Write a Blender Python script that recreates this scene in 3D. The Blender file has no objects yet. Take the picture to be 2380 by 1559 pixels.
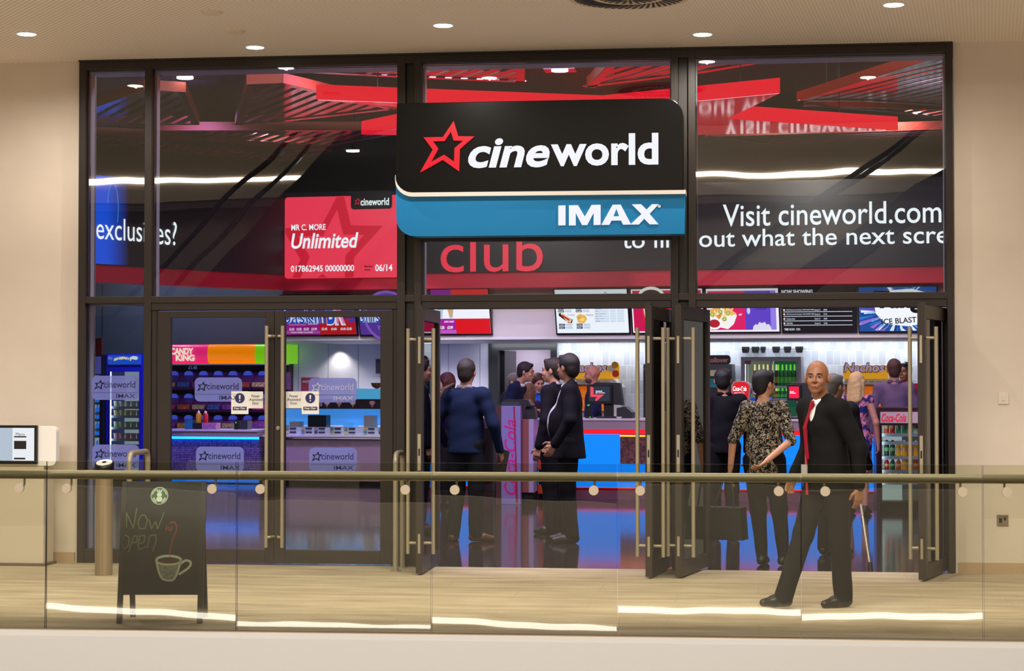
import bpy, bmesh, math, random
import numpy as np
from math import sin, cos, pi, radians
from mathutils import Vector, Matrix
from mathutils.geometry import tessellate_polygon
random.seed(7)
scene = bpy.context.scene
COL = scene.collection
W, H = 2380, 1559
F, YAW, PIT, DC, EYE = 4500.0, .1263, .0232, 16.4744, 1.6
# ------------------------------------------------------------------ camera
FW = Vector((-sin(YAW)*cos(PIT), cos(YAW)*cos(PIT), sin(PIT)))
RT = Vector((cos(YAW), sin(YAW), 0))
UP = RT.cross(FW)
CAM = Vector((0, -DC, EYE))
cd = bpy.data.cameras.new('camera'); cam = bpy.data.objects.new('camera', cd); COL.objects.link(cam)
cd.sensor_width = 36; cd.lens = F/W*36; cd.clip_end = 200; cd.clip_start = .2
m = Matrix((RT, UP, -FW)).transposed().to_4x4(); m.translation = CAM
cam.matrix_world = m
scene.camera = cam
cd.dof.use_dof = True; cd.dof.focus_distance = 18.0; cd.dof.aperture_fstop = 5.6

def ray(px, py):
    return (FW*F + RT*(px-W/2) + UP*(H/2-py)).normalized()
def at_z(px, py, z):
    d = ray(px, py); t = (z-EYE)/d.z; return CAM + d*t
def floor(px, py): return at_z(px, py, 0)
def at_depth(px, py, dep):
    d = ray(px, py); return CAM + d*(dep/d.dot(FW))
def floor_d(px, dep):
    """ground point under pixel column px at view depth dep"""
    p = at_depth(px, H/2, dep); return Vector((p.x, p.y, 0))

class Fr:
    """a vertical reference plane: s along it, o away from the viewer, z up"""
    def __init__(s, O, B=None, ang=0.0):
        s.O = Vector((O[0], O[1], 0))
        s.a = math.atan2(B[1]-O[1], B[0]-O[0]) if B is not None else ang
        s.u = Vector((cos(s.a), sin(s.a), 0)); s.n = Vector((-sin(s.a), cos(s.a), 0))
    def sz(s, px, py, o=0.0):
        d = ray(px, py); t = (o-(CAM-s.O).dot(s.n))/d.dot(s.n); p = CAM+d*t
        return (p-s.O).dot(s.u), p.z
    def W(s, a, o, z): return s.O + s.u*a + s.n*o + Vector((0, 0, z))
    def r(s, x0, y0, x1, y1, o=0.0):
        xm, ym = (x0+x1)/2, (y0+y1)/2
        return s.sz(x0, ym, o)[0], s.sz(x1, ym, o)[0], s.sz(xm, y1, o)[1], s.sz(xm, y0, o)[1]
    def X(s, px, o=0.0, py=900): return s.sz(px, py, o)[0]
    def Z(s, px, py, o=0.0): return s.sz(px, py, o)[1]
    def off(s, p): return (Vector((p[0], p[1], 0))-s.O).dot(s.n)
    def pts(s, L, o=0.0): return [s.sz(x, y, o) for x, y in L]

SF = Fr((0, 0))
pA, pB, pC = floor_d(661, 28.8), floor_d(2205, 26.5), floor_d(218, 26.2)
IW = Fr(pA, pB)
LW = Fr(pC, pA)
RL = Fr(floor(0, 1460), floor(2376, 1490))
# ------------------------------------------------------------------ materials
def lin(c): return c/12.92 if c <= .04045 else ((c+.055)/1.055)**2.4
def rgb(h):
    if isinstance(h, str):
        h = h.lstrip('#'); return tuple(lin(int(h[i:i+2], 16)/255) for i in (0, 2, 4))
    return tuple(h)
MATS = {}
def mat(name, col='#808080', rough=.5, metal=0.0, emit=None, es=1.0, spec=.5, noise=0.0, nscale=8.0, bump=0.0, bscale=60.0, alpha=1.0, col2=None, stretch=None, coat=0.0, wave=None):
    if name in MATS: return MATS[name]
    mt = bpy.data.materials.new(name); mt.use_nodes = True; MATS[name] = mt
    nt = mt.node_tree; b = nt.nodes['Principled BSDF']; L = nt.links.new
    c = rgb(col)+(1,)
    b.inputs['Base Color'].default_value = c
    b.inputs['Roughness'].default_value = rough; b.inputs['Metallic'].default_value = metal
    b.inputs['Specular IOR Level'].default_value = spec; b.inputs['Alpha'].default_value = alpha
    b.inputs['Coat Weight'].default_value = coat
    tc = None
    def coords():
        nonlocal tc
        if tc is None:
            t = nt.nodes.new('ShaderNodeTexCoord'); tc = t.outputs['Object']
            if stretch:
                mp = nt.nodes.new('ShaderNodeMapping'); mp.inputs['Scale'].default_value = stretch
                L(tc, mp.inputs['Vector']); tc = mp.outputs[0]
        return tc
    if noise or col2:
        n = nt.nodes.new('ShaderNodeTexNoise'); n.inputs['Scale'].default_value = nscale; n.inputs['Detail'].default_value = 4
        L(coords(), n.inputs['Vector'])
        r = nt.nodes.new('ShaderNodeValToRGB'); r.color_ramp.elements[0].position = .35; r.color_ramp.elements[1].position = .65
        if col2: r.color_ramp.elements[0].color = c; r.color_ramp.elements[1].color = rgb(col2)+(1,)
        else:
            r.color_ramp.elements[0].color = tuple(x*(1-noise) for x in c[:3])+(1,)
            r.color_ramp.elements[1].color = tuple(min(1, x*(1+noise)) for x in c[:3])+(1,)
        L(n.outputs[0], r.inputs[0]); L(r.outputs[0], b.inputs['Base Color'])
    if bump:
        n = nt.nodes.new('ShaderNodeTexNoise'); n.inputs['Scale'].default_value = bscale; n.inputs['Detail'].default_value = 3
        L(coords(), n.inputs['Vector'])
        bp = nt.nodes.new('ShaderNodeBump'); bp.inputs['Strength'].default_value = bump; bp.inputs['Distance'].default_value = .01
        L(n.outputs[0], bp.inputs['Height']); L(bp.outputs[0], b.inputs['Normal'])
    if emit is not None:
        b.inputs['Emission Color'].default_value = rgb(emit)+(1,); b.inputs['Emission Strength'].default_value = es
    return mt
def emi(name, col, es=1.0):
    return mat(name, '#050505', .35, emit=col, es=es)
def glass(name, ior=1.9, tint='#ffffff', wav=0.0, wscale=1.2):
    if name in MATS: return MATS[name]
    mt = bpy.data.materials.new(name); mt.use_nodes = True; MATS[name] = mt
    nt = mt.node_tree; nt.nodes.clear(); L = nt.links.new
    out = nt.nodes.new('ShaderNodeOutputMaterial'); mx = nt.nodes.new('ShaderNodeMixShader')
    tr = nt.nodes.new('ShaderNodeBsdfTransparent'); gl = nt.nodes.new('ShaderNodeBsdfGlossy'); fr = nt.nodes.new('ShaderNodeFresnel')
    tr.inputs[0].default_value = rgb(tint)+(1,); gl.inputs['Roughness'].default_value = .0
    fr.inputs['IOR'].default_value = ior
    L(fr.outputs[0], mx.inputs[0]); L(tr.outputs[0], mx.inputs[1]); L(gl.outputs[0], mx.inputs[2]); L(mx.outputs[0], out.inputs[0])
    if wav:
        tc = nt.nodes.new('ShaderNodeTexCoord'); n = nt.nodes.new('ShaderNodeTexNoise'); n.inputs['Scale'].default_value = wscale; n.inputs['Detail'].default_value = 1
        L(tc.outputs['Object'], n.inputs['Vector'])
        bp = nt.nodes.new('ShaderNodeBump'); bp.inputs['Strength'].default_value = 1; bp.inputs['Distance'].default_value = wav
        L(n.outputs[0], bp.inputs['Height']); L(bp.outputs[0], gl.inputs['Normal'])
    return mt
def film(name, col, op, rough=.6):
    """a translucent printed film: part lets through, part scatters"""
    if name in MATS: return MATS[name]
    mt = bpy.data.materials.new(name); mt.use_nodes = True; MATS[name] = mt
    nt = mt.node_tree; nt.nodes.clear(); L = nt.links.new
    out = nt.nodes.new('ShaderNodeOutputMaterial'); mx = nt.nodes.new('ShaderNodeMixShader'); m2 = nt.nodes.new('ShaderNodeMixShader')
    tr = nt.nodes.new('ShaderNodeBsdfTransparent'); df = nt.nodes.new('ShaderNodeBsdfDiffuse'); tl = nt.nodes.new('ShaderNodeBsdfTranslucent')
    df.inputs[0].default_value = rgb(col)+(1,); tl.inputs[0].default_value = rgb(col)+(1,)
    m2.inputs[0].default_value = .5; L(df.outputs[0], m2.inputs[1]); L(tl.outputs[0], m2.inputs[2])
    mx.inputs[0].default_value = op; L(tr.outputs[0], mx.inputs[1]); L(m2.outputs[0], mx.inputs[2]); L(mx.outputs[0], out.inputs[0])
    return mt
# ------------------------------------------------------------------ text geometry
_tc = {}
def text_mesh(body, bold=0.0, shear=0.0, space=1.0):
    k = (body, bold, shear, space)
    if k in _tc: return _tc[k]
    cu = bpy.data.curves.new('t', 'FONT'); cu.body = body; cu.size = 1; cu.offset = bold; cu.shear = shear; cu.space_character = space
    cu.resolution_u = 4; cu.fill_mode = 'FRONT'
    ob = bpy.data.objects.new('t', cu); COL.objects.link(ob)
    dg = bpy.context.evaluated_depsgraph_get()
    me = ob.evaluated_get(dg).to_mesh()
    V = [(v.co.x, v.co.y) for v in me.vertices]; Fc = [tuple(p.vertices) for p in me.polygons]
    ob.evaluated_get(dg).to_mesh_clear()
    bpy.data.objects.remove(ob); bpy.data.curves.remove(cu)
    xs = [v[0] for v in V]; ys = [v[1] for v in V]
    _tc[k] = (V, Fc, (min(xs), min(ys), max(xs), max(ys)))
    return _tc[k]
# ------------------------------------------------------------------ mesh builder
class MB:
    def __init__(s): s.v = []; s.f = []; s.mi = []; s.mats = []
    def _m(s, m):
        if m is None: return 0
        if m not in s.mats: s.mats.append(m)
        return s.mats.index(m)
    def add(s, V, Fc, m=None):
        b = len(s.v); k = s._m(m); s.v += [tuple(v) for v in V]
        for f in Fc: s.f.append(tuple(b+i for i in f)); s.mi.append(k)
    def box(s, x0, x1, y0, y1, z0, z1, m=None):
        s.add([(x0,y0,z0),(x1,y0,z0),(x1,y1,z0),(x0,y1,z0),(x0,y0,z1),(x1,y0,z1),(x1,y1,z1),(x0,y1,z1)],
              [(0,3,2,1),(4,5,6,7),(0,1,5,4),(1,2,6,5),(2,3,7,6),(3,0,4,7)], m); return s
    def prism(s, P, y0, y1, m=None):
        """2-D outline in (s,z) pushed from o=y0 to o=y1"""
        n = len(P); ar = sum(P[i][0]*P[(i+1)%n][1]-P[(i+1)%n][0]*P[i][1] for i in range(n))
        if ar < 0: P = P[::-1]
        T = tessellate_polygon([[Vector((a, b, 0)) for a, b in P]])
        V = [(a, y0, b) for a, b in P]+[(a, y1, b) for a, b in P]
        Fc = []
        for t in T:
            a, b, c = [Vector(P[i]) for i in t]
            if (b-a).cross(c-a) < 0: t = t[::-1]
            Fc.append(tuple(t)); Fc.append(tuple(i+n for i in t[::-1]))
        for i in range(n): Fc.append((i, i+n, (i+1)%n+n, (i+1)%n)[::-1][::-1])
        s.add(V, Fc, m); return s
    def slab(s, P, z0, z1, m=None):
        """2-D outline in (x,y) between two heights"""
        n = len(P); ar = sum(P[i][0]*P[(i+1)%n][1]-P[(i+1)%n][0]*P[i][1] for i in range(n))
        if ar < 0: P = P[::-1]
        T = tessellate_polygon([[Vector((a, b, 0)) for a, b in P]])
        V = [(a, b, z0) for a, b in P]+[(a, b, z1) for a, b in P]
        Fc = []
        for t in T:
            a, b, c = [Vector(P[i]) for i in t]
            if (b-a).cross(c-a) < 0: t = t[::-1]
            Fc.append(tuple(i+n for i in t)); Fc.append(tuple(t[::-1]))
        for i in range(n): Fc.append((i, (i+1)%n, (i+1)%n+n, i+n))
        s.add(V, Fc, m); return s
    def tube(s, pts, r, m=None, n=10, cap=True, r2=None):
        pts = [Vector(p) for p in pts]; N = len(pts); V = []; Fc = []; prev = None
        for i, p in enumerate(pts):
            t = (pts[min(i+1, N-1)]-pts[max(i-1, 0)]).normalized()
            a = prev if prev is not None else (Vector((0, 0, 1)) if abs(t.z) < .9 else Vector((1, 0, 0)))
            x = (a - t*a.dot(t)).normalized(); prev = x; y = t.cross(x)
            rr = r if r2 is None else r+(r2-r)*i/(N-1)
            if isinstance(r, (list, tuple)): rr = r[i]
            for k in range(n): V.append(p+x*rr*cos(2*pi*k/n)+y*rr*sin(2*pi*k/n))
        for i in range(N-1):
            for k in range(n): Fc.append((i*n+k, i*n+(k+1)%n, (i+1)*n+(k+1)%n, (i+1)*n+k))
        if cap: Fc.append(tuple(range(n))[::-1]); Fc.append(tuple((N-1)*n+k for k in range(n)))
        s.add(V, Fc, m); return s
    def lathe(s, prof, c=(0, 0, 0), m=None, n=20):
        """profile of (radius, z)"""
        V = []; Fc = []
        for r, z in prof:
            for k in range(n): V.append((c[0]+r*cos(2*pi*k/n), c[1]+r*sin(2*pi*k/n), c[2]+z))
        for i in range(len(prof)-1):
            for k in range(n): Fc.append((i*n+k, i*n+(k+1)%n, (i+1)*n+(k+1)%n, (i+1)*n+k))
        Fc.append(tuple(range(n))[::-1]); Fc.append(tuple((len(prof)-1)*n+k for k in range(n)))
        s.add(V, Fc, m); return s
    def ell(s, c, r, m=None, n=14):
        return s.lathe2(c, r, m, n)
    def lathe2(s, c, r, m, n):
        V = []; Fc = []; k2 = n//2
        for i in range(1, k2):
            a = pi*i/k2
            for k in range(n): V.append((c[0]+r[0]*sin(a)*cos(2*pi*k/n), c[1]+r[1]*sin(a)*sin(2*pi*k/n), c[2]-r[2]*cos(a)))
        for i in range(k2-2):
            for k in range(n): Fc.append((i*n+k, i*n+(k+1)%n, (i+1)*n+(k+1)%n, (i+1)*n+k))
        b = len(V); V += [(c[0], c[1], c[2]-r[2]), (c[0], c[1], c[2]+r[2])]
        for k in range(n): Fc.append((b, (k+1)%n, k)); Fc.append((b+1, (k2-2)*n+k, (k2-2)*n+(k+1)%n))
        s.add(V, Fc, m); return s
    def text(s, body, rect, o, m=None, bold=0.0, shear=0.0, th=0.004, xh=False, space=1.0, prefix=None, rot=0.0):
        """text fitted into (s0,s1,z0,z1) of the frame, front face at o"""
        V, Fc, bb = text_mesh(body, bold, shear, space)
        if prefix: bb2 = text_mesh(prefix, bold, shear, space)[2]; bb = (bb[0], bb[1], bb2[2], bb[3])
        s0, s1, z0, z1 = rect
        kx = (s1-s0)/max(1e-6, bb[2]-bb[0]); kz = (z1-z0)/max(1e-6, bb[3]-bb[1])
        P = [((x-bb[0])*kx, (y-bb[1])*kz) for x, y in V]
        if rot:
            P = [(a*cos(rot)-b*sin(rot), a*sin(rot)+b*cos(rot)) for a, b in P]
        n = len(P)
        VV = [(s0+a, o, z0+b) for a, b in P]
        s.add(VV, Fc, m); return s
    def build(s, name, parent=None, fr=None, org=None, smooth=False, bevel=0.0, mats=None):
        """vertices are in frame coordinates; org is the owner's place in them"""
        me = bpy.data.meshes.new(name)
        o = org if org is not None else (parent['_o'] if parent is not None and '_o' in parent else (0, 0, 0))
        me.from_pydata([(v[0]-o[0], v[1]-o[1], v[2]-o[2]) for v in s.v], [], s.f)
        for mt in (mats or s.mats): me.materials.append(mt)
        if s.mats: me.polygons.foreach_set('material_index', s.mi)
        if smooth: me.polygons.foreach_set('use_smooth', [True]*len(me.polygons))
        me.validate(); me.update()
        ob = bpy.data.objects.new(name, me); COL.objects.link(ob)
        if parent is not None: ob.parent = parent
        if fr is not None:
            ob.location = fr.W(*o); ob.rotation_euler = (0, 0, fr.a)
        if bevel:
            bv = ob.modifiers.new('b', 'BEVEL'); bv.width = bevel; bv.segments = 2; bv.limit_method = 'ANGLE'; bv.angle_limit = .7
        if smooth:
            me.set_sharp_from_angle(angle=.8)
        return ob
ORG = {}
def tag(o, label, cat, group=None, kind=None):
    if label: o['label'] = label
    if cat: o['category'] = cat
    if group: o['group'] = group
    if kind: o['kind'] = kind
    return o
class Thing:
    """an Empty at the thing's base plus the frame its parts are drawn in"""
    def __init__(s, name, label, cat, fr, o, group=None, kind=None):
        s.e = bpy.data.objects.new(name, None); COL.objects.link(s.e); s.e.empty_display_size = .1
        s.fr = fr; s.o = o; s.e.location = fr.W(*o); s.e.rotation_euler = (0, 0, fr.a)
        tag(s.e, label, cat, group, kind)
    def part(s, name, mb, parent=None, label=None, **k):
        ob = mb.build(name, parent or s.e, org=s.o, **k)
        if label: ob['label'] = label
        return ob
def solo(name, mb, fr, label, cat, group=None, kind=None, **k):
    xs = [v[0] for v in mb.v]; ys = [v[1] for v in mb.v]; zs = [v[2] for v in mb.v]
    o = ((min(xs)+max(xs))/2, (min(ys)+max(ys))/2, min(zs))
    return tag(mb.build(name, None, fr, o, **k), label, cat, group, kind)
def struct(name, mb, fr=SF, **k):
    ob = mb.build(name, None, fr, (0, 0, 0), **k); ob['kind'] = 'structure'; return ob
def dup(root, loc=None, rz=None, label=None, group=None):
    r = root.copy(); COL.objects.link(r)
    if loc is not None: r.location = loc
    if rz is not None: r.rotation_euler = (0, 0, rz)
    if label: r['label'] = label
    if group: r['group'] = group
    for ch in list(root.children):
        c = ch.copy(); COL.objects.link(c); c.parent = r
        for g in list(ch.children):
            d = g.copy(); COL.objects.link(d); d.parent = c
    return r
def star(cx, cz, R, rot=0.0, k=.45, sk=0.0):
    P = []
    for i in range(10):
        a = pi/2+rot+i*pi/5; q = R if i % 2 == 0 else R*k
        P.append((cx+q*cos(a)+sk*q*sin(a), cz+q*sin(a)))
    return P
STAR = [(345,628),(369,706),(452,707),(377,772),(373,888),(288,828),(172,893),(237,776),(190,712),(290,710)]
def star_ring(mb, fn, o0, o1, m, th=.6):
    """the slanted outlined star; fn maps unit coordinates to (s,z)"""
    cx = sum(p[0] for p in STAR)/10; cy = sum(p[1] for p in STAR)/10
    n = 10
    inn = [(cx+(x-cx)*th, cy+(y-cy)*th) for x, y in STAR]
    A = [fn((x-172)/280, (893-y)/265) for x, y in STAR]; B = [fn((x-172)/280, (893-y)/265) for x, y in inn]
    V = [(a, o0, b) for a, b in A]+[(a, o0, b) for a, b in B]+[(a, o1, b) for a, b in A]+[(a, o1, b) for a, b in B]
    Fc = []
    for i in range(n):
        j = (i+1) % n
        Fc += [(i, j, n+j, n+i), (2*n+i, 3*n+i, 3*n+j, 2*n+j), (i, 2*n+i, 2*n+j, j), (n+i, n+j, 3*n+j, 3*n+i)]
    mb.add(V, Fc, m)
def rrect(s0, s1, z0, z1, r, corners='all', n=6):
    """rounded rectangle outline; corners from 'tl tr bl br' or 'all'"""
    P = []
    for nm, cx, cz, a0 in (('br', s1-r, z0+r, -90), ('tr', s1-r, z1-r, 0), ('tl', s0+r, z1-r, 90), ('bl', s0+r, z0+r, 180)):
        if corners == 'all' or nm in corners:
            for i in range(n+1):
                a = radians(a0+90*i/n); P.append((cx+r*cos(a), cz+r*sin(a)))
        else:
            P.append({'br': (s1, z0), 'tr': (s1, z1), 'tl': (s0, z1), 'bl': (s0, z0)}[nm])
    return P
def light_area(name, loc, rot, sx, sy, e, col='#ffffff', shape='RECTANGLE', spread=pi):
    l = bpy.data.lights.new(name, 'AREA'); l.shape = shape; l.size = sx; l.size_y = sy; l.energy = e; l.color = rgb(col); l.spread = spread
    o = bpy.data.objects.new(name, l); COL.objects.link(o); o.location = loc; o.rotation_euler = rot; return o
def light_spot(name, loc, e, col='#ffffff', size=2.4, blend=.6, rad=.06):
    l = bpy.data.lights.new(name, 'SPOT'); l.energy = e; l.color = rgb(col); l.spot_size = size; l.spot_blend = blend; l.shadow_soft_size = rad
    o = bpy.data.objects.new(name, l); COL.objects.link(o); o.location = loc; return o
# ------------------------------------------------------------------ shared materials
M_wall = mat('mall_plaster', '#dccdbb', .85, noise=.02, nscale=3, bump=.05, bscale=40)
M_wallS = mat('skirting', '#bb9d79', .7)
M_frame = mat('bronze_frame', '#2f261f', .45, spec=.4, bump=.03, bscale=200)
M_frame2 = mat('bronze_dark', '#2a231d', .5)
M_reveal = mat('inner_reveal', '#a9a4b4', .35, metal=.3)
M_steel = mat('brushed_steel', '#a89c84', .42, metal=.4, stretch=(1, 1, 30), bump=.05, bscale=20)
M_steel2 = mat('satin_handle', '#ab9d83', .42, metal=.4)
M_glass = glass('shop_glass', 1.85, '#e9ecea', wav=.0018, wscale=1.1)
M_dglass = glass('door_glass', 1.55, '#eef0ee', wav=.0002, wscale=1.0)
M_rglass = glass('rail_glass', 1.5, '#f3f4ea')
M_edge = mat('glass_edge', '#35332a', .4)
M_white = mat('white_paint', '#f4f2ee', .4)
M_black = mat('black_plastic', '#0b0b0c', .35)
M_lamp = emi('lamp_glow', '#fff6ea', 14)
M_chalkboard = mat('chalkboard', '#17150f', .7, noise=.25, nscale=5)

def tile_mat(name, base, base2, tile, grout, sx, sy, rough, spec=.5, bump=.0):
    mt = bpy.data.materials.new(name); mt.use_nodes = True; nt = mt.node_tree; L = nt.links.new; b = nt.nodes['Principled BSDF']
    tc = nt.nodes.new('ShaderNodeTexCoord'); mp = nt.nodes.new('ShaderNodeMapping'); mp.inputs['Scale'].default_value = (sx, sy, 1)
    L(tc.outputs['Object'], mp.inputs[0])
    n = nt.nodes.new('ShaderNodeTexNoise'); n.inputs['Scale'].default_value = 1; n.inputs['Detail'].default_value = 5; L(mp.outputs[0], n.inputs['Vector'])
    r = nt.nodes.new('ShaderNodeValToRGB'); r.color_ramp.elements[0].position = .3; r.color_ramp.elements[1].position = .7
    r.color_ramp.elements[0].color = rgb(base)+(1,); r.color_ramp.elements[1].color = rgb(base2)+(1,); L(n.outputs[0], r.inputs[0])
    br = nt.nodes.new('ShaderNodeTexBrick'); br.inputs['Scale'].default_value = 1; br.inputs['Mortar Size'].default_value = .002
    br.inputs['Brick Width'].default_value = tile[0]; br.inputs['Row Height'].default_value = tile[1]; L(tc.outputs['Object'], br.inputs['Vector'])
    br.inputs['Mortar'].default_value = rgb(grout)+(1,)
    L(r.outputs[0], br.inputs['Color1']); L(r.outputs[0], br.inputs['Color2']); L(br.outputs[0], b.inputs['Base Color'])
    b.inputs['Roughness'].default_value = rough; b.inputs['Specular IOR Level'].default_value = spec
    return mt
M_floor = tile_mat('mall_floor', '#a39076', '#cbb99c', (1.2, .6), '#a8957a', 1.3, 7, .62, .25)

def perforated(name, col, hole, sc):
    mt = bpy.data.materials.new(name); mt.use_nodes = True; nt = mt.node_tree; L = nt.links.new; b = nt.nodes['Principled BSDF']
    tc = nt.nodes.new('ShaderNodeTexCoord'); mp = nt.nodes.new('ShaderNodeMapping'); mp.inputs['Scale'].default_value = (sc, sc, 0); mp.inputs['Rotation'].default_value = (0, 0, .9)
    L(tc.outputs['Object'], mp.inputs[0])
    v = nt.nodes.new('ShaderNodeTexVoronoi'); v.inputs['Scale'].default_value = 1; v.inputs['Randomness'].default_value = 0; L(mp.outputs[0], v.inputs['Vector'])
    r = nt.nodes.new('ShaderNodeValToRGB'); r.color_ramp.elements[0].position = .22; r.color_ramp.elements[1].position = .34
    r.color_ramp.elements[0].color = rgb(hole)+(1,); r.color_ramp.elements[1].color = rgb(col)+(1,)
    L(v.outputs['Distance'], r.inputs[0]); L(r.outputs[0], b.inputs['Base Color']); b.inputs['Roughness'].default_value = .8
    return mt
M_ceil = perforated('perforated_ceiling', '#f0e4d4', '#c8b8a4', 26)

ZT = 4.424
sL, sR = SF.X(187), SF.X(2213.5)
def sx(px, y=700): return SF.sz(px, y)[0]
# ------------------------------------------------------------------ mall shell
rail_o = RL
def wq(P, z0, z1, m, name): mb = MB(); mb.slab(P, z0, z1, m); return struct(name, mb)
a0 = RL.W(-6, 0, 0); a1 = RL.W(14, 0, 0)
wq([(a0.x, a0.y-.05), (a1.x, a1.y-.05), (10, .0), (-16, .0)], -.03, 0, M_floor, 'floor')
mb = MB(); mb.slab([(a0.x, a0.y-.045), (a1.x, a1.y-.045), (a1.x, a1.y-.30), (a0.x, a0.y-.30)], -2.2, -.002, mat('slab_fascia', '#b4ada4', .6, bump=.04, bscale=3)); struct('floor_edge_fascia', mb).name = 'trim_1'
mb = MB(); mb.box(-16, sL-.02, 0, .25, 0, ZT, M_wall); struct('wall_left', mb)
mb = MB(); mb.box(sR+.02, 10, -.0, .25, 0, ZT, M_wall); struct('wall_right', mb)
mb = MB(); mb.box(-16, sL-.04, -.02, 0, 0, .088, M_wallS); struct('baseboard_left', mb)
mb = MB(); mb.box(sR+.04, 10, -.02, 0, 0, .088, M_wallS); struct('baseboard_right', mb)
mb = MB(); mb.box(-16, 10, -4.75, .25, ZT, ZT+.06, M_ceil); struct('ceiling', mb)
mb = MB(); mb.box(-16, 10, -5.0, -4.75, ZT, ZT+1.2, M_wall); struct('slab', mb).name = 'trim_2'
# the far side of the hall, behind the photographer: walkway, fascias, light strips
mb = MB(); mb.box(-22, 14, -21, -15.0, -.25, 0, M_floor); struct('floor_2', mb)
mb = MB(); mb.box(-22, 14, -15.0, -14.85, -2.6, .27, mat('far_fascia', '#d9c9b2', .7)); struct('trim_3', mb)
mb = MB(); mb.box(-22, 14, -21.2, -21, 0, 2.9, mat('far_dark_shopfront', '#28221d', .5)); struct('wall_back', mb)
mb = MB(); mb.box(-22, 14, -21.2, -21, 2.9, 5.0, mat('far_upper', '#8d8172', .7)); struct('wall_back_upper', mb).name = 'wall_back_2'
mb = MB(); mb.box(-22, 14, -21, -20.4, 4.95, 5.1, mat('far_soffit', '#6d6154', .7)); struct('ceiling_2', mb)
mb = MB(); mb.box(-22, 14, -20.5, -20.35, 5.1, 9.5, mat('far_upper_fascia', '#c9b497', .7)); struct('trim_4', mb)
M_strip = emi('strip_glow', '#fff6ea', 15)
mb = MB(); mb.box(-17, 12, -14.85, -14.82, -1.222, -1.155, M_strip)
tag(mb.build('light_strip', None, SF, (0, 0, 0)), 'long white light strip on the lower fascia across the atrium', 'light strip')
mb = MB(); mb.box(-17, 12, -20.35, -20.32, 5.46, 5.565, M_strip)
tag(mb.build('light_strip', None, SF, (0, 0, 0)), 'long white light strip on the upper fascia across the atrium', 'light strip')
def escalator(x0, z0, x1, z1, y, label, thick):
    t = Thing('escalator', label, 'escalator', SF, (x0, y, z0))
    md = mat('escalator_dark', '#141216', .45); L = Vector((x1-x0, 0, z1-z0)); gm = glass('balustrade_glass', 1.5)
    def bar(dz, h, ya, yb, m):
        mb = MB(); mb.prism([(x0, z0+dz), (x1, z1+dz), (x1, z1+dz+h), (x0, z0+dz+h)], ya, yb, m); return mb
    t.part('truss', bar(-thick, thick-.02, y-.8, y+.8, md))
    for q in (-.8, .8):
        t.part('balustrade', bar(.0, .88, y+q-.01, y+q+.01, gm)); t.part('handrail', bar(.90, .10, y+q-.05, y+q+.05, md))
    st = MB(); n = 14
    for i in range(n):
        k = i/n; st.box(x0+L.x*k, x0+L.x*(k+1/n), y-.6, y+.6, z0+L.z*k-.1, z0+L.z*k+.02, md)
    t.part('steps', st)
escalator(-13.4, .12, -5.6, 7.85, -18.5, 'dark escalator behind the far walkway on the left', 2.6)
escalator(-4.3, .12, 5.6, 6.95, -18.5, 'dark escalator behind the far walkway on the right', .55)
# ------------------------------------------------------------------ ceiling fittings
def downlight(px, py, label, z=ZT, fr=SF, e=118, r=.072, energy=True):
    p = at_z(px, py, z)
    t = Thing('downlight', label, 'ceiling light', SF, (p.x, p.y, z), 'round recessed downlights in the mall ceiling')
    mb = MB(); mb.lathe([(r+.012, -.004), (r+.012, .0), (r, .0), (r, -.004)], (p.x, p.y, z-.002), M_white); t.part('trim_ring', mb)
    mb = MB(); mb.lathe([(r, -.006), (r, -.003)], (p.x, p.y, z-.003), M_lamp); t.part('lamp', mb)
    light_spot('downlight_beam', (p.x, p.y, z-.016), e, '#fff8f0', 2.9, .7, .01)
for q in [(62, 78, 'far left'), (593, 109, 'second from left, close to the shop window'), (1030, 58, 'middle one, above the shop sign'), (1633, 79, 'above the pillar right of the shop sign'), (2077, 10, 'top right, cut by the picture edge')]:
    downlight(q[0], q[1], 'round white downlight in the perforated ceiling, '+q[2])
p = at_z(1462, -9, ZT)
t = Thing('air_diffuser', 'large round ceiling air diffuser with dark radial slots', 'air vent', SF, (p.x, p.y, ZT-.02))
mb = MB(); mb.lathe([(.45, -.012), (.45, -.001)], (p.x, p.y, ZT), mat('diffuser_plate', '#cfb99c', .7), 48); t.part('plate', mb)
mb = MB()
for i in range(48):
    a = 2*pi*i/48
    for r0, r1 in ((.27, .41), (.1, .22)):
        if r0 < .2 and i % 2: continue
        w = .011
        c, s_ = cos(a+.25*(r1 > .3)), sin(a+.25*(r1 > .3)); c0, s0 = cos(a), sin(a)
        mb.slab([(p.x+r0*c0-w*s0, p.y+r0*s0+w*c0), (p.x+r0*c0+w*s0, p.y+r0*s0-w*c0), (p.x+r1*c+w*s_, p.y+r1*s_-w*c), (p.x+r1*c-w*s_, p.y+r1*s_+w*c)], ZT-.016, ZT-.012, M_black)
t.part('slots', mb)
for px, py, lb in ((492, 27, 'pale round ceiling speaker cover, nearer the top edge'), (545, 71, 'pale round ceiling speaker cover, nearer the shop')):
    p = at_z(px, py, ZT); mb = MB(); mb.lathe([(.075, -.02), (.085, 0)], (p.x, p.y, ZT), mat('speaker_grille', '#dccbb6', .8))
    solo('ceiling_speaker', mb, SF, lb, 'speaker', 'round speaker covers in the mall ceiling')
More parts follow.
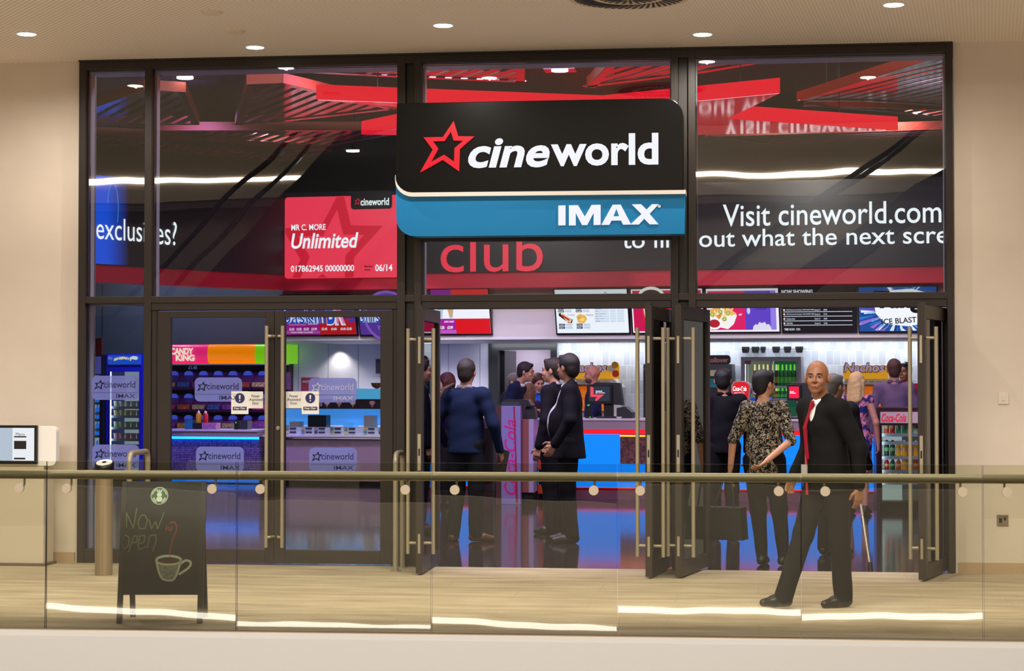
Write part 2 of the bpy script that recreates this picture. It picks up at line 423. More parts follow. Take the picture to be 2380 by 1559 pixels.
# ------------------------------------------------------------------ storefront frame
ZTRb, ZTRt = SF.Z(260, 705), SF.Z(260, 689.5)   # transom
ZH = 2.215                                   # underside of door head
D0, D1 = -.05, .30
tn = [5]
def trim(x0, x1, z0, z1, d0=D0, d1=.04, m=M_frame):
    mb = MB(); mb.box(x0, x1, d0, d1, z0, z1, m); o = struct('trim_%d' % tn[0], mb, bevel=.004); tn[0] += 1; return o
X = lambda px: sx(px, 420)
posts = [(187, 203), (339.5, 356), (925, 944), (965, 981.5), (1560, 1577), (1600, 1617), (2199, 2213.5)]
for a, b in posts: trim(X(a), X(b), 0, ZT, D0, .06)
trim(X(944), X(965), 0, ZT, .0, .05, M_frame2); trim(X(1577), X(1600), 0, ZT, .0, .05, M_frame2)
trim(sL, sR, ZT-.085, ZT, D0+.004, .06)
trim(sL, sR, ZTRb, ZTRt, D0+.006, .06)
trim(sL-.012, sR+.012, ZT-.012, ZT+.002, -.07, -.045, M_frame2)
for a, b in ((981, 1560),): trim(X(a), X(b), SF.Z(1270, 560), SF.Z(1270, 549), -.03, .05)   # rail under the sign
trim(X(203), X(340), .0, .12)
# light-coloured inner reveals
def reveal(x0, x1, z0, z1): 
    mb = MB(); w = .012
    mb.box(x0, x0+w, .06, .15, z0, z1, M_reveal); mb.box(x1-w, x1, .06, .15, z0, z1, M_reveal); mb.box(x0, x1, .06, D1, z1-w, z1, M_reveal)
    o = struct('trim_%d' % tn[0], mb); tn[0] += 1
bays = [(203, 339.5), (356, 925), (981.5, 1560), (1617, 2199)]
zg0, zg1 = ZTRt, ZT-.085
for i, (a, b) in enumerate(bays):
    xa, xb = X(a), X(b)
    reveal(xa, xb, zg0, zg1)
    mb = MB()
    if i == 2:
        mb.box(xa, xb, -.004, .012, SF.Z(1270, 549), zg1, M_glass); mb.box(xa, xb, -.004, .012, zg0, SF.Z(1270, 560), M_glass)
    else: mb.box(xa, xb, -.004, .012, zg0, zg1, M_glass)
    o = struct('window_%d' % (i+1), mb)
reveal(X(203), X(339.5), .12, ZTRb)
mb = MB(); mb.box(X(203), X(339.5), -.004, .012, .12, ZTRb, M_dglass); win5 = struct('window_5', mb)
# door heads
for a, b in ((356, 925), (981.5, 1560), (1617, 2199)):
    trim(X(a), X(b), ZH, ZTRb, D0+.012, .10)
trim(X(356), X(368), 0, ZH, -.03, .06); trim(X(912), X(925), 0, ZH, -.03, .06)
# ------------------------------------------------------------------ doors
M_decal = film('frosted_film', '#a4acf8', .66); M_decal2 = film('film_letters', '#2b2b40', .6); M_decal3 = film('film_line', '#7f7fb0', .8)
def decal(fr, rect_px, o, parent, org, hid=None, m2=None):
    m2 = m2 or M_decal2
    s0, s1, z0, z1 = rect_px; w = s1-s0; h = z1-z0
    mb = MB(); mb.prism(rrect(s0, s1, z0, z1, .045), o-.0015, o, M_decal)
    mb.box(s0+.01, s1-.01, o-.003, o-.0018, z0+h*.30, z0+h*.315, M_decal3)
    mb.text('cineworld', (s0+w*.26, s0+w*.93, z0+h*.50, z0+h*.78), o-.003, m2, bold=.012)
    star_ring(mb, lambda u, v: (s0+w*(.05+.23*u), z0+h*(.42+.42*v)), o-.0035, o-.003, m2, .58)
    mb.text('IMAX', (s0+w*.52, s0+w*.93, z0+h*.08, z0+h*.25), o-.003, m2, bold=.014)
    return mb.build('logo_decal', parent, org=org)
def pull_handle(fr, s, z0, z1, o0, o1, parent, org, side=0.0):
    """long bar in front of a leaf; o0 bar centre, o1 leaf face"""
    mb = MB(); mb.tube([(s, o0, z0), (s, o0, z1)], .0165, M_steel2, 14)
    for z in (z0+.09, z1-.09): mb.tube([(s, o0, z), (s+side, o0 if side else o1, z)] if not side else [(s, o0, z), (s+side*.55, o0, z), (s+side, o1, z)], .0125, M_steel2, 10)
    return mb.build('pull_handle', parent, org=org, smooth=True)
# closed pair
zl0 = .02
def leaf_closed(n, pa, pb, ga, gb, hs, hside):
    s0, s1, g0, g1 = (SF.X(v, -.02, 1000) for v in (pa, pb, ga, gb)); org = (s0, 0, zl0)
    mb = MB(); zt = ZH-.01; zgb, zgt = SF.Z(500, 1275), SF.Z(500, 738)
    for a in ((s0, g0, zl0, zt), (g1, s1, zl0, zt), (g0, g1, zl0, zgb), (g0, g1, zgt, zt)): mb.box(a[0], a[1], -.045, .015, a[2], a[3], M_frame)
    o = mb.build('door_%d' % n, None, SF, org, bevel=.003); o['kind'] = 'structure'
    g = MB(); g.box(g0, g1, -.02, -.008, zgb, zgt, M_dglass); g.build('glass_pane', o, org=org)
    pull_handle(SF, hs, SF.Z(620, 1272, -.1), SF.Z(620, 757, -.1), -.11, -.045, o, org, hside)
    return o, org
o1, g1_ = leaf_closed(1, 368, 638, 397, 618, SF.X(619, -.11, 1000), .055)
o2, g2_ = leaf_closed(2, 639, 914, 663, 885, SF.X(656, -.11, 1000), -.055)
for lf, og, px in ((o1, g1_, 645), (o2, g2_, 647)):
    pass
mb = MB(); s_, z_ = SF.sz(646, 994, -.05); mb.lathe([(.016, 0), (.016, .004)], (0, 0, 0), M_steel2); mb.v = [(s_+v[0], -.046-v[2], z_+v[1]) for v in mb.v]; mb.box(s_-.006, s_+.006, -.06, -.046, z_-.02, z_+.006, M_steel2); mb.build('lock_cylinder', o2, org=g2_)
R = lambda fr, o, *q: fr.r(*q, o)
decal(SF, R(SF, -.03, 452, 877, 562, 933), -.0215, o1, g1_)
decal(SF, R(SF, -.03, 455, 1038, 566, 1096), -.0215, o1, g1_)
decal(SF, R(SF, -.03, 717, 878, 829, 935), -.0215, o2, g2_, m2=film('film_clear_letters', '#e6e6f4', .75))
decal(SF, R(SF, -.03, 718, 1040, 829, 1096), -.0215, o2, g2_)
decal(SF, R(SF, 0, 214, 873, 323, 929), -.006, win5, (0, 0, 0)); decal(SF, R(SF, 0, 215, 1033, 324, 1090), -.006, win5, (0, 0, 0))
# "power assisted door" stickers
M_stk = mat('sticker_white', '#e9e4da', .5); M_blue = mat('sticker_blue', '#20225f', .5); M_dk = mat('sticker_text', '#3a3a40', .6)
def sticker(a, b, flip, parent, org):
    mb = MB(); o = -.0245
    (ax0, ax1, _, _) = R(SF, -.03, a[0], 909, a[1], 963); z = lambda y: SF.Z(a[0], y, -.03)
    bx0, bx1, _, _ = R(SF, -.03, b[0], 909, b[1], 950)
    mb.box(ax0, ax1, o, o+.002, z(962), z(909), M_stk); mb.box(bx0, bx1, o+.0003, o+.002, z(948.5), z(909.5), M_stk)
    cx = (ax0+ax1)/2; mb.lathe([(.044, 0), (.044, .001)], (0, 0, 0), M_blue, 28)
    n = len(mb.v)-56
    for i in range(n, len(mb.v)): v = mb.v[i]; mb.v[i] = (cx+v[0], o-.001-v[2], z(925)+v[1])
    mb.prism([(cx-.008, z(918)), (cx+.008, z(918)), (cx+.005, z(927.5)), (cx-.005, z(927.5))], o-.004, o-.003, M_stk)
    mb.prism([(cx+.006*cos(k), z(931)+.006*sin(k)) for k in [i*pi/5 for i in range(10)]], o-.004, o-.003, M_stk)
    mb.box(cx-.062, cx+.062, o-.001, o, z(953), z(945), M_blue)
    mb.text('Keep Clear', (cx-.052, cx+.052, z(952), z(946)), o-.002, M_stk, bold=.02, shear=.2)
    bc = (bx0+bx1)/2
    for i, (w, y) in enumerate((('Power', 920), ('Assisted', 928), ('Door', 936.5))):
        hw = len(w)*.0075; mb.text(w, (bc-hw, bc+hw, z(y+3.2), z(y-3)), o-.001, M_dk, bold=.01)
    mb.build('warning_sticker', parent, org=org)
sticker((537, 577), (577, 611), 0, o1, g1_); sticker((701, 741), (664, 701), 1, o2, g2_)
# open leaves: (near floor point, far floor point) measured on the ground
def leaf_open(n, near, far, z_top=2.205, wid=1.0):
    a, b = floor(*near), floor(*far)
    fr = Fr(a, b); org = (0, 0, .015)
    st = .085; zb, zt = .13, z_top-.11; T = .028
    mb = MB()
    for q in ((0, st, .015, z_top), (wid-st, wid, .015, z_top), (st, wid-st, .015, zb), (st, wid-st, zt, z_top)): mb.box(q[0], q[1], -T, T, q[2], q[3], M_frame)
    o = mb.build('door_%d' % n, None, fr, org, bevel=.003); o['kind'] = 'structure'
    g = MB(); g.box(st, wid-st, -.006, .006, zb, zt, M_dglass); g.build('glass_pane', o, org=org)
    for sd in (-1, 1):
        h = MB(); h.tube([(.075, sd*.105, .17), (.075, sd*.105, 2.03)], .0165, M_steel2, 14)
        for z in (.26, 1.94): h.tube([(.075, sd*.105, z), (.075, sd*T, z)], .0125, M_steel2, 10)
        h.build('pull_handle', o, org=org, smooth=True)
    l = MB()
    l.box(-.004, 0, -.013, .013, .86, 1.16, M_steel2); l.box(-.006, -.003, -.006, .006, .98, 1.04, M_black)
    l.box(-.004, 0, -.01, .01, 1.74, 1.96, M_steel2); l.box(-.004, 0, -.01, .01, .18, .34, M_steel2)
    l.build('lock_plate', o, org=org)
    c = MB(); c.box(.02, .09, -.016, .016, z_top, z_top+.02, M_frame2); c.build('top_pivot', o, org=org)
    return o
leaf_open(3, (974, 1337), (1007, 1316))
leaf_open(4, (1508, 1345), (1554, 1320))
leaf_open(5, (1577, 1344.5), (1640, 1320))
leaf_open(6, (2143, 1352), (2200, 1327))
# ------------------------------------------------------------------ the shop sign
def SPt(x, y): return SF.sz(900+x/2.2275, y/2.2275, -.32)
SG0, SG1 = -.32, -.08
M_sblack = mat('sign_black', '#080707', .25, spec=.35); M_sblue = mat('sign_blue', '#1b82bd', .4, spec=.4); M_swhite = mat('sign_white', '#e9e2d8', .4)
M_sred = emi('sign_red', '#f4122c', .95); M_slet = emi('sign_letters', '#f3f4fb', 1.0)
bl = SPt(42, 1222)
t = Thing('shop_sign', 'big black and blue cinema sign with white lettering above the entrance', 'sign', SF, (SPt(800, 1200)[0], -.2, bl[1]))
def curve(P): return [SPt(*p) for p in P]
blk = [(50, 535), (800, 520), (1440, 508)]+[(1440+92*sin(a), 600-92*cos(a)) for a in [i*pi/12 for i in range(1, 7)]]+[(1530, 985), (130, 997)]+[(130-88*sin(a), 912+85*cos(a)) for a in [i*pi/12 for i in range(1, 6)]]+[(44, 905)]
blue = [(42, 935)]+[(130-86*cos(a), 935+82*sin(a)) for a in [i*pi/10 for i in range(1, 5)]]+[(130, 1017), (1542, 1003), (1538, 1209), (150, 1222)]+[(140-95*sin(a), 1130+92*cos(a)) for a in [i*pi/12 for i in range(1, 7)]]
mb = MB(); mb.prism(curve(blk), SG0, SG1, M_sblack); t.part('black_panel', mb, bevel=.012)
mb = MB(); mb.prism(curve(blue), SG0+.02, SG1, M_sblue); t.part('blue_panel', mb)
wh = [(42, 905)]+[(130-88*sin(a), 912+85*cos(a)) for a in [i*pi/12 for i in range(5, 0, -1)]]+[(130, 997), (1530, 984), (1545, 982), (1545, 1004), (130, 1018)]+[(130-88*sin(a), 934+84*cos(a)) for a in [i*pi/12 for i in range(1, 7)]]
mb = MB(); mb.prism(curve(wh), SG0-.012, SG1, M_swhite); t.part('white_band', mb)
def sfn(u, v): return SPt(172+280*u, 893-265*v)
mb = MB(); star_ring(mb, sfn, SG0-.02, SG0, M_sred, .6); t.part('red_star', mb)
# pale tips caught at the star's lower points
def srect(x0, y0, x1, y1):
    a = SPt(x0, y1); b = SPt(x1, y0); return (a[0], b[0], a[1], b[1])
mb = MB(); mb.text('cine', srect(420, 712, 842, 872), SG0-.012, M_slet, bold=.028, shear=.22); mb.text('world', srect(848, 688, 1404, 862), SG0-.012, M_slet, bold=.028)
t.part('cineworld_lettering', mb).name = 'white_lettering'
mb = MB()
for Lx in ([(885,1063),(922,1062),(922,1165),(885,1166)], [(940,1166),(940,1062),(987,1061),(1022,1120),(1057,1060),(1104,1059),(1104,1163),(1068,1164),(1068,1100),(1034,1164),(1008,1164),(975,1101),(975,1166)],
    [(1108,1163),(1166,1059),(1208,1058),(1262,1161),(1221,1162),(1209,1140),(1160,1141),(1149,1163)], [(1258,1161),(1316,1107),(1266,1057),(1314,1056),(1342,1084),(1370,1056),(1404,1056),(1358,1106),(1404,1160),(1358,1160),(1330,1131),(1302,1161)]):
    mb.prism([SPt(*q) for q in Lx], SG0+.012, SG0+.02, M_slet)
mb.prism([SPt(*q) for q in [(1186,1080),(1200,1118),(1171,1119)]], SG0+.011, SG0+.018, M_sblue)
mb.lathe([(.013, 0), (.013, .002)], (0, 0, 0), M_swhite, 12); c = SPt(1408, 1066)
for i in range(len(mb.v)-24, len(mb.v)): v = mb.v[i]; mb.v[i] = (c[0]+v[0], SG0+.016-v[2], c[1]+v[1])
t.part('blue_band_lettering', mb)
for px in (1000, 1520):
    mb = MB(); mb.box(SF.X(px), SF.X(px)+.06, SG1, -.0, SPt(0, 900)[1], SPt(0, 850)[1], M_frame2); t.part('mounting_bracket', mb)
# ------------------------------------------------------------------ balustrade
gt = 1.078
jo = [-335, 107, 550, 1003, 1435, 1862, 2285, 2700]
joint = [RL.X(p, 0, 1300) for p in jo]
# vertical lean at left / right end of every panel
tilt = [(-.02, -.02), (.0050, -.0004), (-.0040, -.0055), (-.0010, -.0055), (.0056, .0050), (.0026, .0034), (-.0128, -.0128)]
plabel = ['left edge of the picture', 'in front of the chalkboard', 'in front of the closed glass doors', 'in front of the open doorway', 'in front of the second pair of open leaves', 'in front of the walking guard', 'right edge of the picture']
for i in range(7):
    s0, s1 = joint[i]+.004, joint[i+1]-.004; n = 48; mb = MB(); th = .0085
    V = []; Fc = []
    for k in range(n+1):
        u = k/n; s = s0+(s1-s0)*u; tl = tilt[i][0]+(tilt[i][1]-tilt[i][0])*u + .00035*sin(u*9+i*2.1)+.0002*sin(u*21+i)
        for z in (-.06, .55, gt):
            for q in (-th, th): V.append((s, q-tl*(z-.2), z))
    for k in range(n):
        a = k*6; b = a+6
        for j in (0, 2):
            Fc.append((a+j, b+j, b+j+2, a+j+2)); Fc.append((b+j+1, a+j+1, a+j+3, b+j+3))
    mb.add(V, Fc, M_rglass)
    E_ = []
    for k in range(n): a = k*6; E_.append((a+4, a+10, a+11, a+5))
    E_ += [(0, 2, 3, 1), (2, 4, 5, 3)]; q = n*6; E_ += [(q, q+1, q+3, q+2), (q+2, q+3, q+5, q+4)]
    k0 = mb._m(M_edge)
    for f in E_: mb.f.append(f); mb.mi.append(k0)
    ob = solo('glass_panel', mb, RL, 'clear glass balustrade panel '+plabel[i], 'glass railing', 'glass panels of the balustrade', smooth=True)
mb = MB(); sA, sB = joint[0]-.5, joint[-1]+.5
t = Thing('handrail', 'brushed steel tube handrail running along the whole glass balustrade', 'handrail', RL, (0, .075, .99))
mb.tube([(sA, .075, .99), (sB, .075, .99)], .029, M_steel, 18); t.part('tube', mb, smooth=True)
M_disc = mat('fixing_disc', '#c9b69c', .35, metal=.6)
for px in (-70, 45, 155, 493, 605, 942, 1057, 1380, 1488, 1810, 1918, 2237, 2340):
    s, z = RL.sz(px, 1134+px*.004, -.02); mb = MB()
    mb.lathe([(.03, -.03), (.031, -.026), (.031, -.012), (.02, -.01)], (0, 0, 0), M_disc, 18); mb.v = [(s+v[0], v[2]+.0, z+v[1]) for v in mb.v]
    mb.tube([(s, .01, z), (s, .055, z), (s, .075, z+.02), (s, .075, .965)], .007, M_steel, 8)
    t.part('bracket', mb, smooth=True)
mb = MB(); mb.box(sA, sB, -.035, .03, -.05, .004, mat('rail_channel', '#7d6a53', .5)); struct('trim_40', mb, RL)
# ------------------------------------------------------------------ things on the mall floor
p = floor(241, 1336)
t = Thing('push_button_post', 'round fluted steel post with white push disc on top', 'post', SF, (p.x, p.y, 0))
mb = MB(); mb.lathe([(.072, 0), (.072, .855)], (p.x, p.y, 0), mat('fluted_post', '#a08b70', .4, metal=.5, stretch=(30, 30, .2), noise=.12, nscale=1.4), 32); t.part('column', mb, smooth=True)
mb = MB(); mb.lathe([(.08, .84), (.082, .87), (.082, .885), (.076, .893)], (p.x, p.y, 0), M_black, 32); mb.v = [(v[0], v[1], v[2]+(.03+.32*(v[1]-p.y) if v[2] > .85 else 0)) for v in mb.v]; t.part('cap', mb, smooth=True)
mb = MB(); mb.lathe([(.066, .893), (.066, .897)], (p.x, p.y, 0), M_white, 32); mb.lathe([(.018, .897), (.018, .9)], (p.x, p.y, 0), M_black, 16); mb.v = [(v[0], v[1], v[2]+.03+.32*(v[1]-p.y)) for v in mb.v]; t.part('push_disc', mb)
def hoop(px, dep_far, ln, label, zt=.985):
    s = SF.X(px, -.12, 1000); t = Thing('guard_rail', label, 'guard rail', SF, (s, -.12, 0), 'steel hoop guard rails by the doors')
    mb = MB(); y0, y1 = -.12, -.12-ln
    P = [(s, y1, 0), (s, y1, zt-.07)]+[(s, y1+.07-.07*cos(a), zt-.07+.07*sin(a)) for a in [i*pi/12 for i in range(1, 7)]]+[(s, y0-.07+.07*sin(a), zt-.07+.07*cos(a)) for a in [i*pi/12 for i in range(0, 6)]]+[(s, y0, zt-.07), (s, y0, 0)]
    mb.tube(P, .024, M_steel, 14); t.part('tube', mb, smooth=True)
    for y in (y0, y1):
        mb = MB(); mb.lathe([(.045, 0), (.045, .008)], (s, y, 0), M_steel, 18); t.part('foot_plate', mb)
hoop(344, 0, .5, 'bent steel tube hoop beside the round post, left of the closed doors'); hoop(936, 0, .32, 'bent steel tube hoop between the closed doors and the open doorway', .985)
# a-board
a = floor(272, 1449); b = floor(468, 1449); AB = Fr(a, b); w = (b-a).length
t = Thing('chalkboard_sign', 'black folding pavement chalkboard drawn with a white cup', 'chalkboard', AB, (w/2, .15, 0))
M_af = mat('board_frame', '#1c1813', .6)
lean = .17; ztop = .925; zbt = .185
def LN(P, o=0): return P
def leanv(mb, sg=1, base=0.0):
    mb.v = [(v[0], v[1]+base+sg*lean*(v[2]/ztop), v[2]) for v in mb.v]; return mb
mb = MB(); mb.box(.0, w, 0, .022, zbt, ztop, M_chalkboard); t.part('front_board', leanv(mb))
for s0, nm in ((-.004, 0), (w-.03, 0)):
    mb = MB(); mb.box(s0, s0+.034, -.004, .024, 0, ztop, M_af); t.part('leg', leanv(mb))
    mb = MB(); mb.box(s0+.02*(s0 < .1)-.02*(s0 > .1), s0+.034+.02*(s0 < .1)-.02*(s0 > .1), 0, .022, 0, ztop-.02, M_af); t.part('leg', leanv(mb, -1, .36))
mb = MB(); mb.box(.03, w-.03, 0, .018, zbt, ztop-.02, M_chalkboard); t.part('rear_board', leanv(mb, -1, .355))
G = lambda px, py: AB.sz(px, py, .1)
ch_g = mat('chalk_green', '#5c6444', .9); ch_w = mat('chalk_white', '#b9bda4', .9); ch_r = mat('chalk_red', '#7c3b2a', .9)
def stroke(mb, P, wd, m):
    P = [G(*p) for p in P]
    o = lambda z: -.004+lean*(z/ztop)
    for (x0, z0), (x1, z1) in zip(P, P[1:]):
        d = Vector((x1-x0, z1-z0)); 
        if d.length < 1e-6: continue
        d.normalize(); n = Vector((-d.y, d.x))*wd/2
        q = [(x0-n.x, z0-n.y), (x1-n.x, z1-n.y), (x1+n.x, z1+n.y), (x0+n.x, z0+n.y)]
        mb.add([(s, o(z), z) for s, z in q], [(0, 1, 2, 3)], m)
Q = lambda L: [(x/3.1187, 960+y/3.1187) for x, y in L]
mb = MB()
for L in ([(915,830),(910,720),(965,835),(985,690)], [(1020,740),(995,790),(1010,840),(1050,835),(1065,775),(1045,740),(1020,740)], [(1075,770),(1095,840),(1125,785),(1140,840),(1185,720)],
          [(905,880),(880,940),(900,985),(935,960),(935,900),(905,880)], [(935,1005),(970,890),(1000,890),(990,935),(955,940)], [(1000,950),(1045,935),(1050,885),(1015,890),(1000,960),(1020,985),(1060,965)], [(1070,975),(1085,890),(1125,880),(1135,920),(1110,1000)]):
    stroke(mb, Q(L), .0075, ch_g)
t.part('chalk_writing', mb)
mb = MB(); cup = [(1137, 1060), (1160, 1150), (1185, 1195), (1220, 1207), (1265, 1205), (1290, 1165), (1318, 1065)]
P = [G(*p) for p in Q(cup)]; P = P[::-1]
mbv = [(s, -.003+lean*(z/ztop), z) for s, z in P]; mb.add(mbv, [tuple(range(len(P)))[::-1]], mat('chalk_fill', '#7d8270', .9, noise=.3, nscale=60))
el = [(1228+90*cos(a), 1062+30*sin(a)) for a in [i*pi/12 for i in range(25)]]
stroke(mb, Q(cup), .014, ch_w); stroke(mb, Q(el), .016, ch_w)
P = [G(*p) for p in Q([(1228+78*cos(a), 1066+20*sin(a)) for a in [i*pi/10 for i in range(20)]])]
mb.add([(s, -.0045+lean*(z/ztop), z) for s, z in P], [tuple(range(20))], mat('chalk_coffee', '#4a3426', .9))
stroke(mb, Q([(1318, 1085), (1350, 1062), (1385, 1070), (1390, 1095), (1365, 1125), (1325, 1150), (1305, 1165)]), .015, ch_w)
stroke(mb, Q([(1237, 1045), (1237, 990), (1250, 920), (1275, 860), (1280, 820), (1262, 790), (1225, 795)]), .008, ch_r)
stroke(mb, Q([(1205, 815), (1200, 850), (1222, 825), (1225, 855), (1245, 825), (1240, 858)]), .007, ch_r)
t.part('cup_drawing', mb)
mb = MB(); c = G(367.5, 1153)
def disc(mb, cx, cz, r, dz, m, n=28):
    P = [(cx+r*cos(2*pi*i/n), cz+r*sin(2*pi*i/n)) for i in range(n)]
    mb.add([(s, -.004-dz+lean*(z/ztop), z) for s, z in P], [tuple(range(n))], m)
lg = mat('logo_green', '#3c5a3e', .8); lw = mat('logo_pale', '#b8bda6', .8)
disc(mb, c[0], c[1], .058, 0, lw); disc(mb, c[0], c[1], .054, .001, lg)
for r, a0, a1 in ((.047, 200, 250), (.047, 290, 340), (.038, 195, 245), (.038, 295, 345), (.047, 110, 170), (.047, 10, 70)):
    P = [(c[0]+r*cos(radians(a)), c[1]+r*sin(radians(a))) for a in np.linspace(a0, a1, 6)]
    for (x0, z0), (x1, z1) in zip(P, P[1:]):
        d = Vector((x1-x0, z1-z0)).normalized(); n = Vector((-d.y, d.x))*.003
        mb.add([(s, -.007+lean*(z/ztop), z) for s, z in ((x0-n.x, z0-n.y), (x1-n.x, z1-n.y), (x1+n.x, z1+n.y), (x0+n.x, z0+n.y))], [(0, 1, 2, 3)], lw)
disc(mb, c[0], c[1]+.008, .017, .003, lw); disc(mb, c[0], c[1]-.02, .021, .003, lw, 6)
P = [(c[0]+a, c[1]+b) for a, b in ((-.02, .026), (-.012, .042), (-.004, .03), (0, .048), (.004, .03), (.012, .042), (.02, .026))]
mb.add([(s, -.008+lean*(z/ztop), z) for s, z in P], [tuple(range(7))[::-1]], lw)
t.part('round_logo', mb)
# kiosk on the left
K = Fr((SF.X(10, 0, 1300), -.33)); kx = lambda px: K.X(px, 0, 1040)
t = Thing('information_kiosk', 'white touchscreen kiosk with rounded corners at left wall', 'kiosk', K, (kx(20), 0, 0))
zk = lambda y, o=-.05: K.Z(60, y, o)
mb = MB(); mb.prism(rrect(kx(-130), kx(135), zk(1082), zk(990), .05), -.05, .03, mat('kiosk_white', '#f7f1e8', .35)); t.part('body', mb, bevel=.006)
mb = MB(); mb.box(kx(-85), kx(94), -.085, -.05, zk(1078), zk(988), M_black); sc = t.part('screen_bezel', mb, bevel=.004)
mb = MB(); M_k1 = mat('kiosk_screen', '#0a0a0a', .3, emit='#c3d3e4', es=.8); M_k2 = emi('kiosk_page', '#f2f6fb', .9); M_k3 = emi('kiosk_dark', '#241a1a', .6)
mb.box(kx(-78), kx(38), -.089, -.086, zk(1070), zk(994), M_k1); mb.box(kx(38), kx(88), -.089, -.086, zk(1070), zk(994), M_k2)
for y0, y1, x0, x1 in ((1013, 1016, 42, 70), (1024, 1043, 42, 70), (1063, 1067, 42, 68)): mb.box(kx(x0), kx(x1), -.092, -.09, zk(y1), zk(y0), M_k3)
mb.text('Menu', (kx(46), kx(66), zk(1012), zk(1005)), -.092, M_k3); t.part('display', mb, sc)
mb = MB(); mb.box(kx(-110), kx(106), -.04, .2, .02, zk(1082), mat('kiosk_beige', '#d2c3ae', .6)); t.part('pedestal', mb, bevel=.004)
mb = MB(); mb.box(kx(-115), kx(112), -.07, .22, 0, .022, mat('kiosk_plinth', '#6d5a47', .6)); t.part('plinth', mb)
# wall plates
def plate(px, py, w, h, label, nm, col, holes, o=-.012):
    s, z = SF.sz(px, py); t = Thing(nm, label, 'wall plate', SF, (s, o, z-h/2))
    mb = MB(); mb.box(s-w/2, s+w/2, o, 0, z-h/2, z+h/2, col); t.part('plate', mb, bevel=.003)
    if holes:
        for a, b, c_, d in holes: mb = MB(); mb.box(s+a, s+b, o-.002, o, z+c_, z+d, M_black); t.part('socket', mb)
    else:
        mb = MB(); mb.box(s-.014, s+.014, o-.006, o, z-.022, z+.022, col); t.part('rocker', mb)
plate(2332, 925, .086, .1, 'white light switch on the right-hand wall', 'light_switch', mat('switch_white', '#ded2c0', .4), None)
plate(2330, 1209, .092, .092, 'steel socket low on the right wall behind the railing', 'power_socket', mat('socket_steel', '#8f7f69', .4, metal=.5), [(-.03, -.005, -.02, .02), (.008, .028, .0, .024)])
plate(32, 1189, .08, .09, 'pale power socket low on the left wall behind the railing', 'power_socket', mat('socket_pale', '#cdbda4', .5), [(-.008, .002, .012, .022), (.004, .014, -.02, -.008)])
# ------------------------------------------------------------------ added fill light of the hall
light_area('atrium_fill', (-2, -9.6, 8.6), (0, 0, 0), 14, 5, 1750, '#fffaf4')  # added overhead fill above the void, not a known fitting
light_area('atrium_fill', (-2, -11, 9.5), (radians(-50), 0, 0), 14, 2, 500, '#fff4e6')  # extra fill turned back to brighten the far upper fascia
light_area('atrium_fill', (-2, -12.5, 8.0), (radians(52), 0, 0), 14, 2, 1250, '#fffbf6')  # added fill thrown towards the storefront
w = bpy.data.worlds.new('world'); scene.world = w; w.use_nodes = True
w.node_tree.nodes['Background'].inputs[0].default_value = (.80, .74, .68, 1); w.node_tree.nodes['Background'].inputs[1].default_value = .4
def clip(P, n, d, keep):
    out = []
    for i in range(len(P)):
        a, b = P[i], P[(i+1) % len(P)]; da = (a[0]*n[0]+a[1]*n[1]-d)*keep; db = (b[0]*n[0]+b[1]*n[1]-d)*keep
        if da >= 0: out.append(a)
        if (da >= 0) != (db >= 0):
            k = da/(da-db); out.append((a[0]+(b[0]-a[0])*k, a[1]+(b[1]-a[1])*k))
    return out
# ================================================================== the shop interior
I = IW
def TR(x0, y0, x1, y1, o): return I.r(x0, y0, x1, y1, o)
ix = lambda px, o=0: I.X(px, o, 900)
iz = lambda px, py, o=0: I.Z(px, py, o)
M_sfloor = mat('shop_floor_tile', '#2a2226', .085, spec=.75)
wq([(-16, .0), (10, .0), (10, 18), (-16, 18)], -.03, 0.0, M_sfloor, 'floor_3')
M_dark = mat('dark_ceiling', '#241d1b', .8); M_navy = mat('navy_wall', '#1f2a52', .6)
M_bulk = mat('bulkhead_paint', '#dcd5d4', .6); M_panel = mat('white_panel', '#dcd8e6', .45)
M_red = mat('red_band', '#b3122e', .35, emit='#a0122c', es=.28)
M_led = mat('led_black', '#0b0b10', .35, emit='#15161f', es=.6)
sE = ix(2420)
mb = MB(); mb.slab([(-16, .3), (10, .3), (10, 18), (-16, 18)], 5.3, 5.4, M_dark); struct('ceiling_3', mb)
mb = MB(); mb.box(sR+.3, 10, .26, .4, 0, 5.3, M_dark); struct('wall_right_2', mb)
mb = MB(); mb.box(sL, sL+(SF.X(217, .36)-sL), .305, .38, 0, ZT, mat('lining', '#4a4640', .6)); struct('trim_41', mb)
mb = MB(); mb.box(-16, 10, .12, .25, ZT+.01, 5.3, M_dark); struct('wall_header', mb).name = 'wall_front'
for q in ((-16, -15.9), (9.9, 10)):
    mb = MB(); mb.box(q[0], q[1], .4, 18, 0, 5.3, M_navy); struct('wall_side', mb)
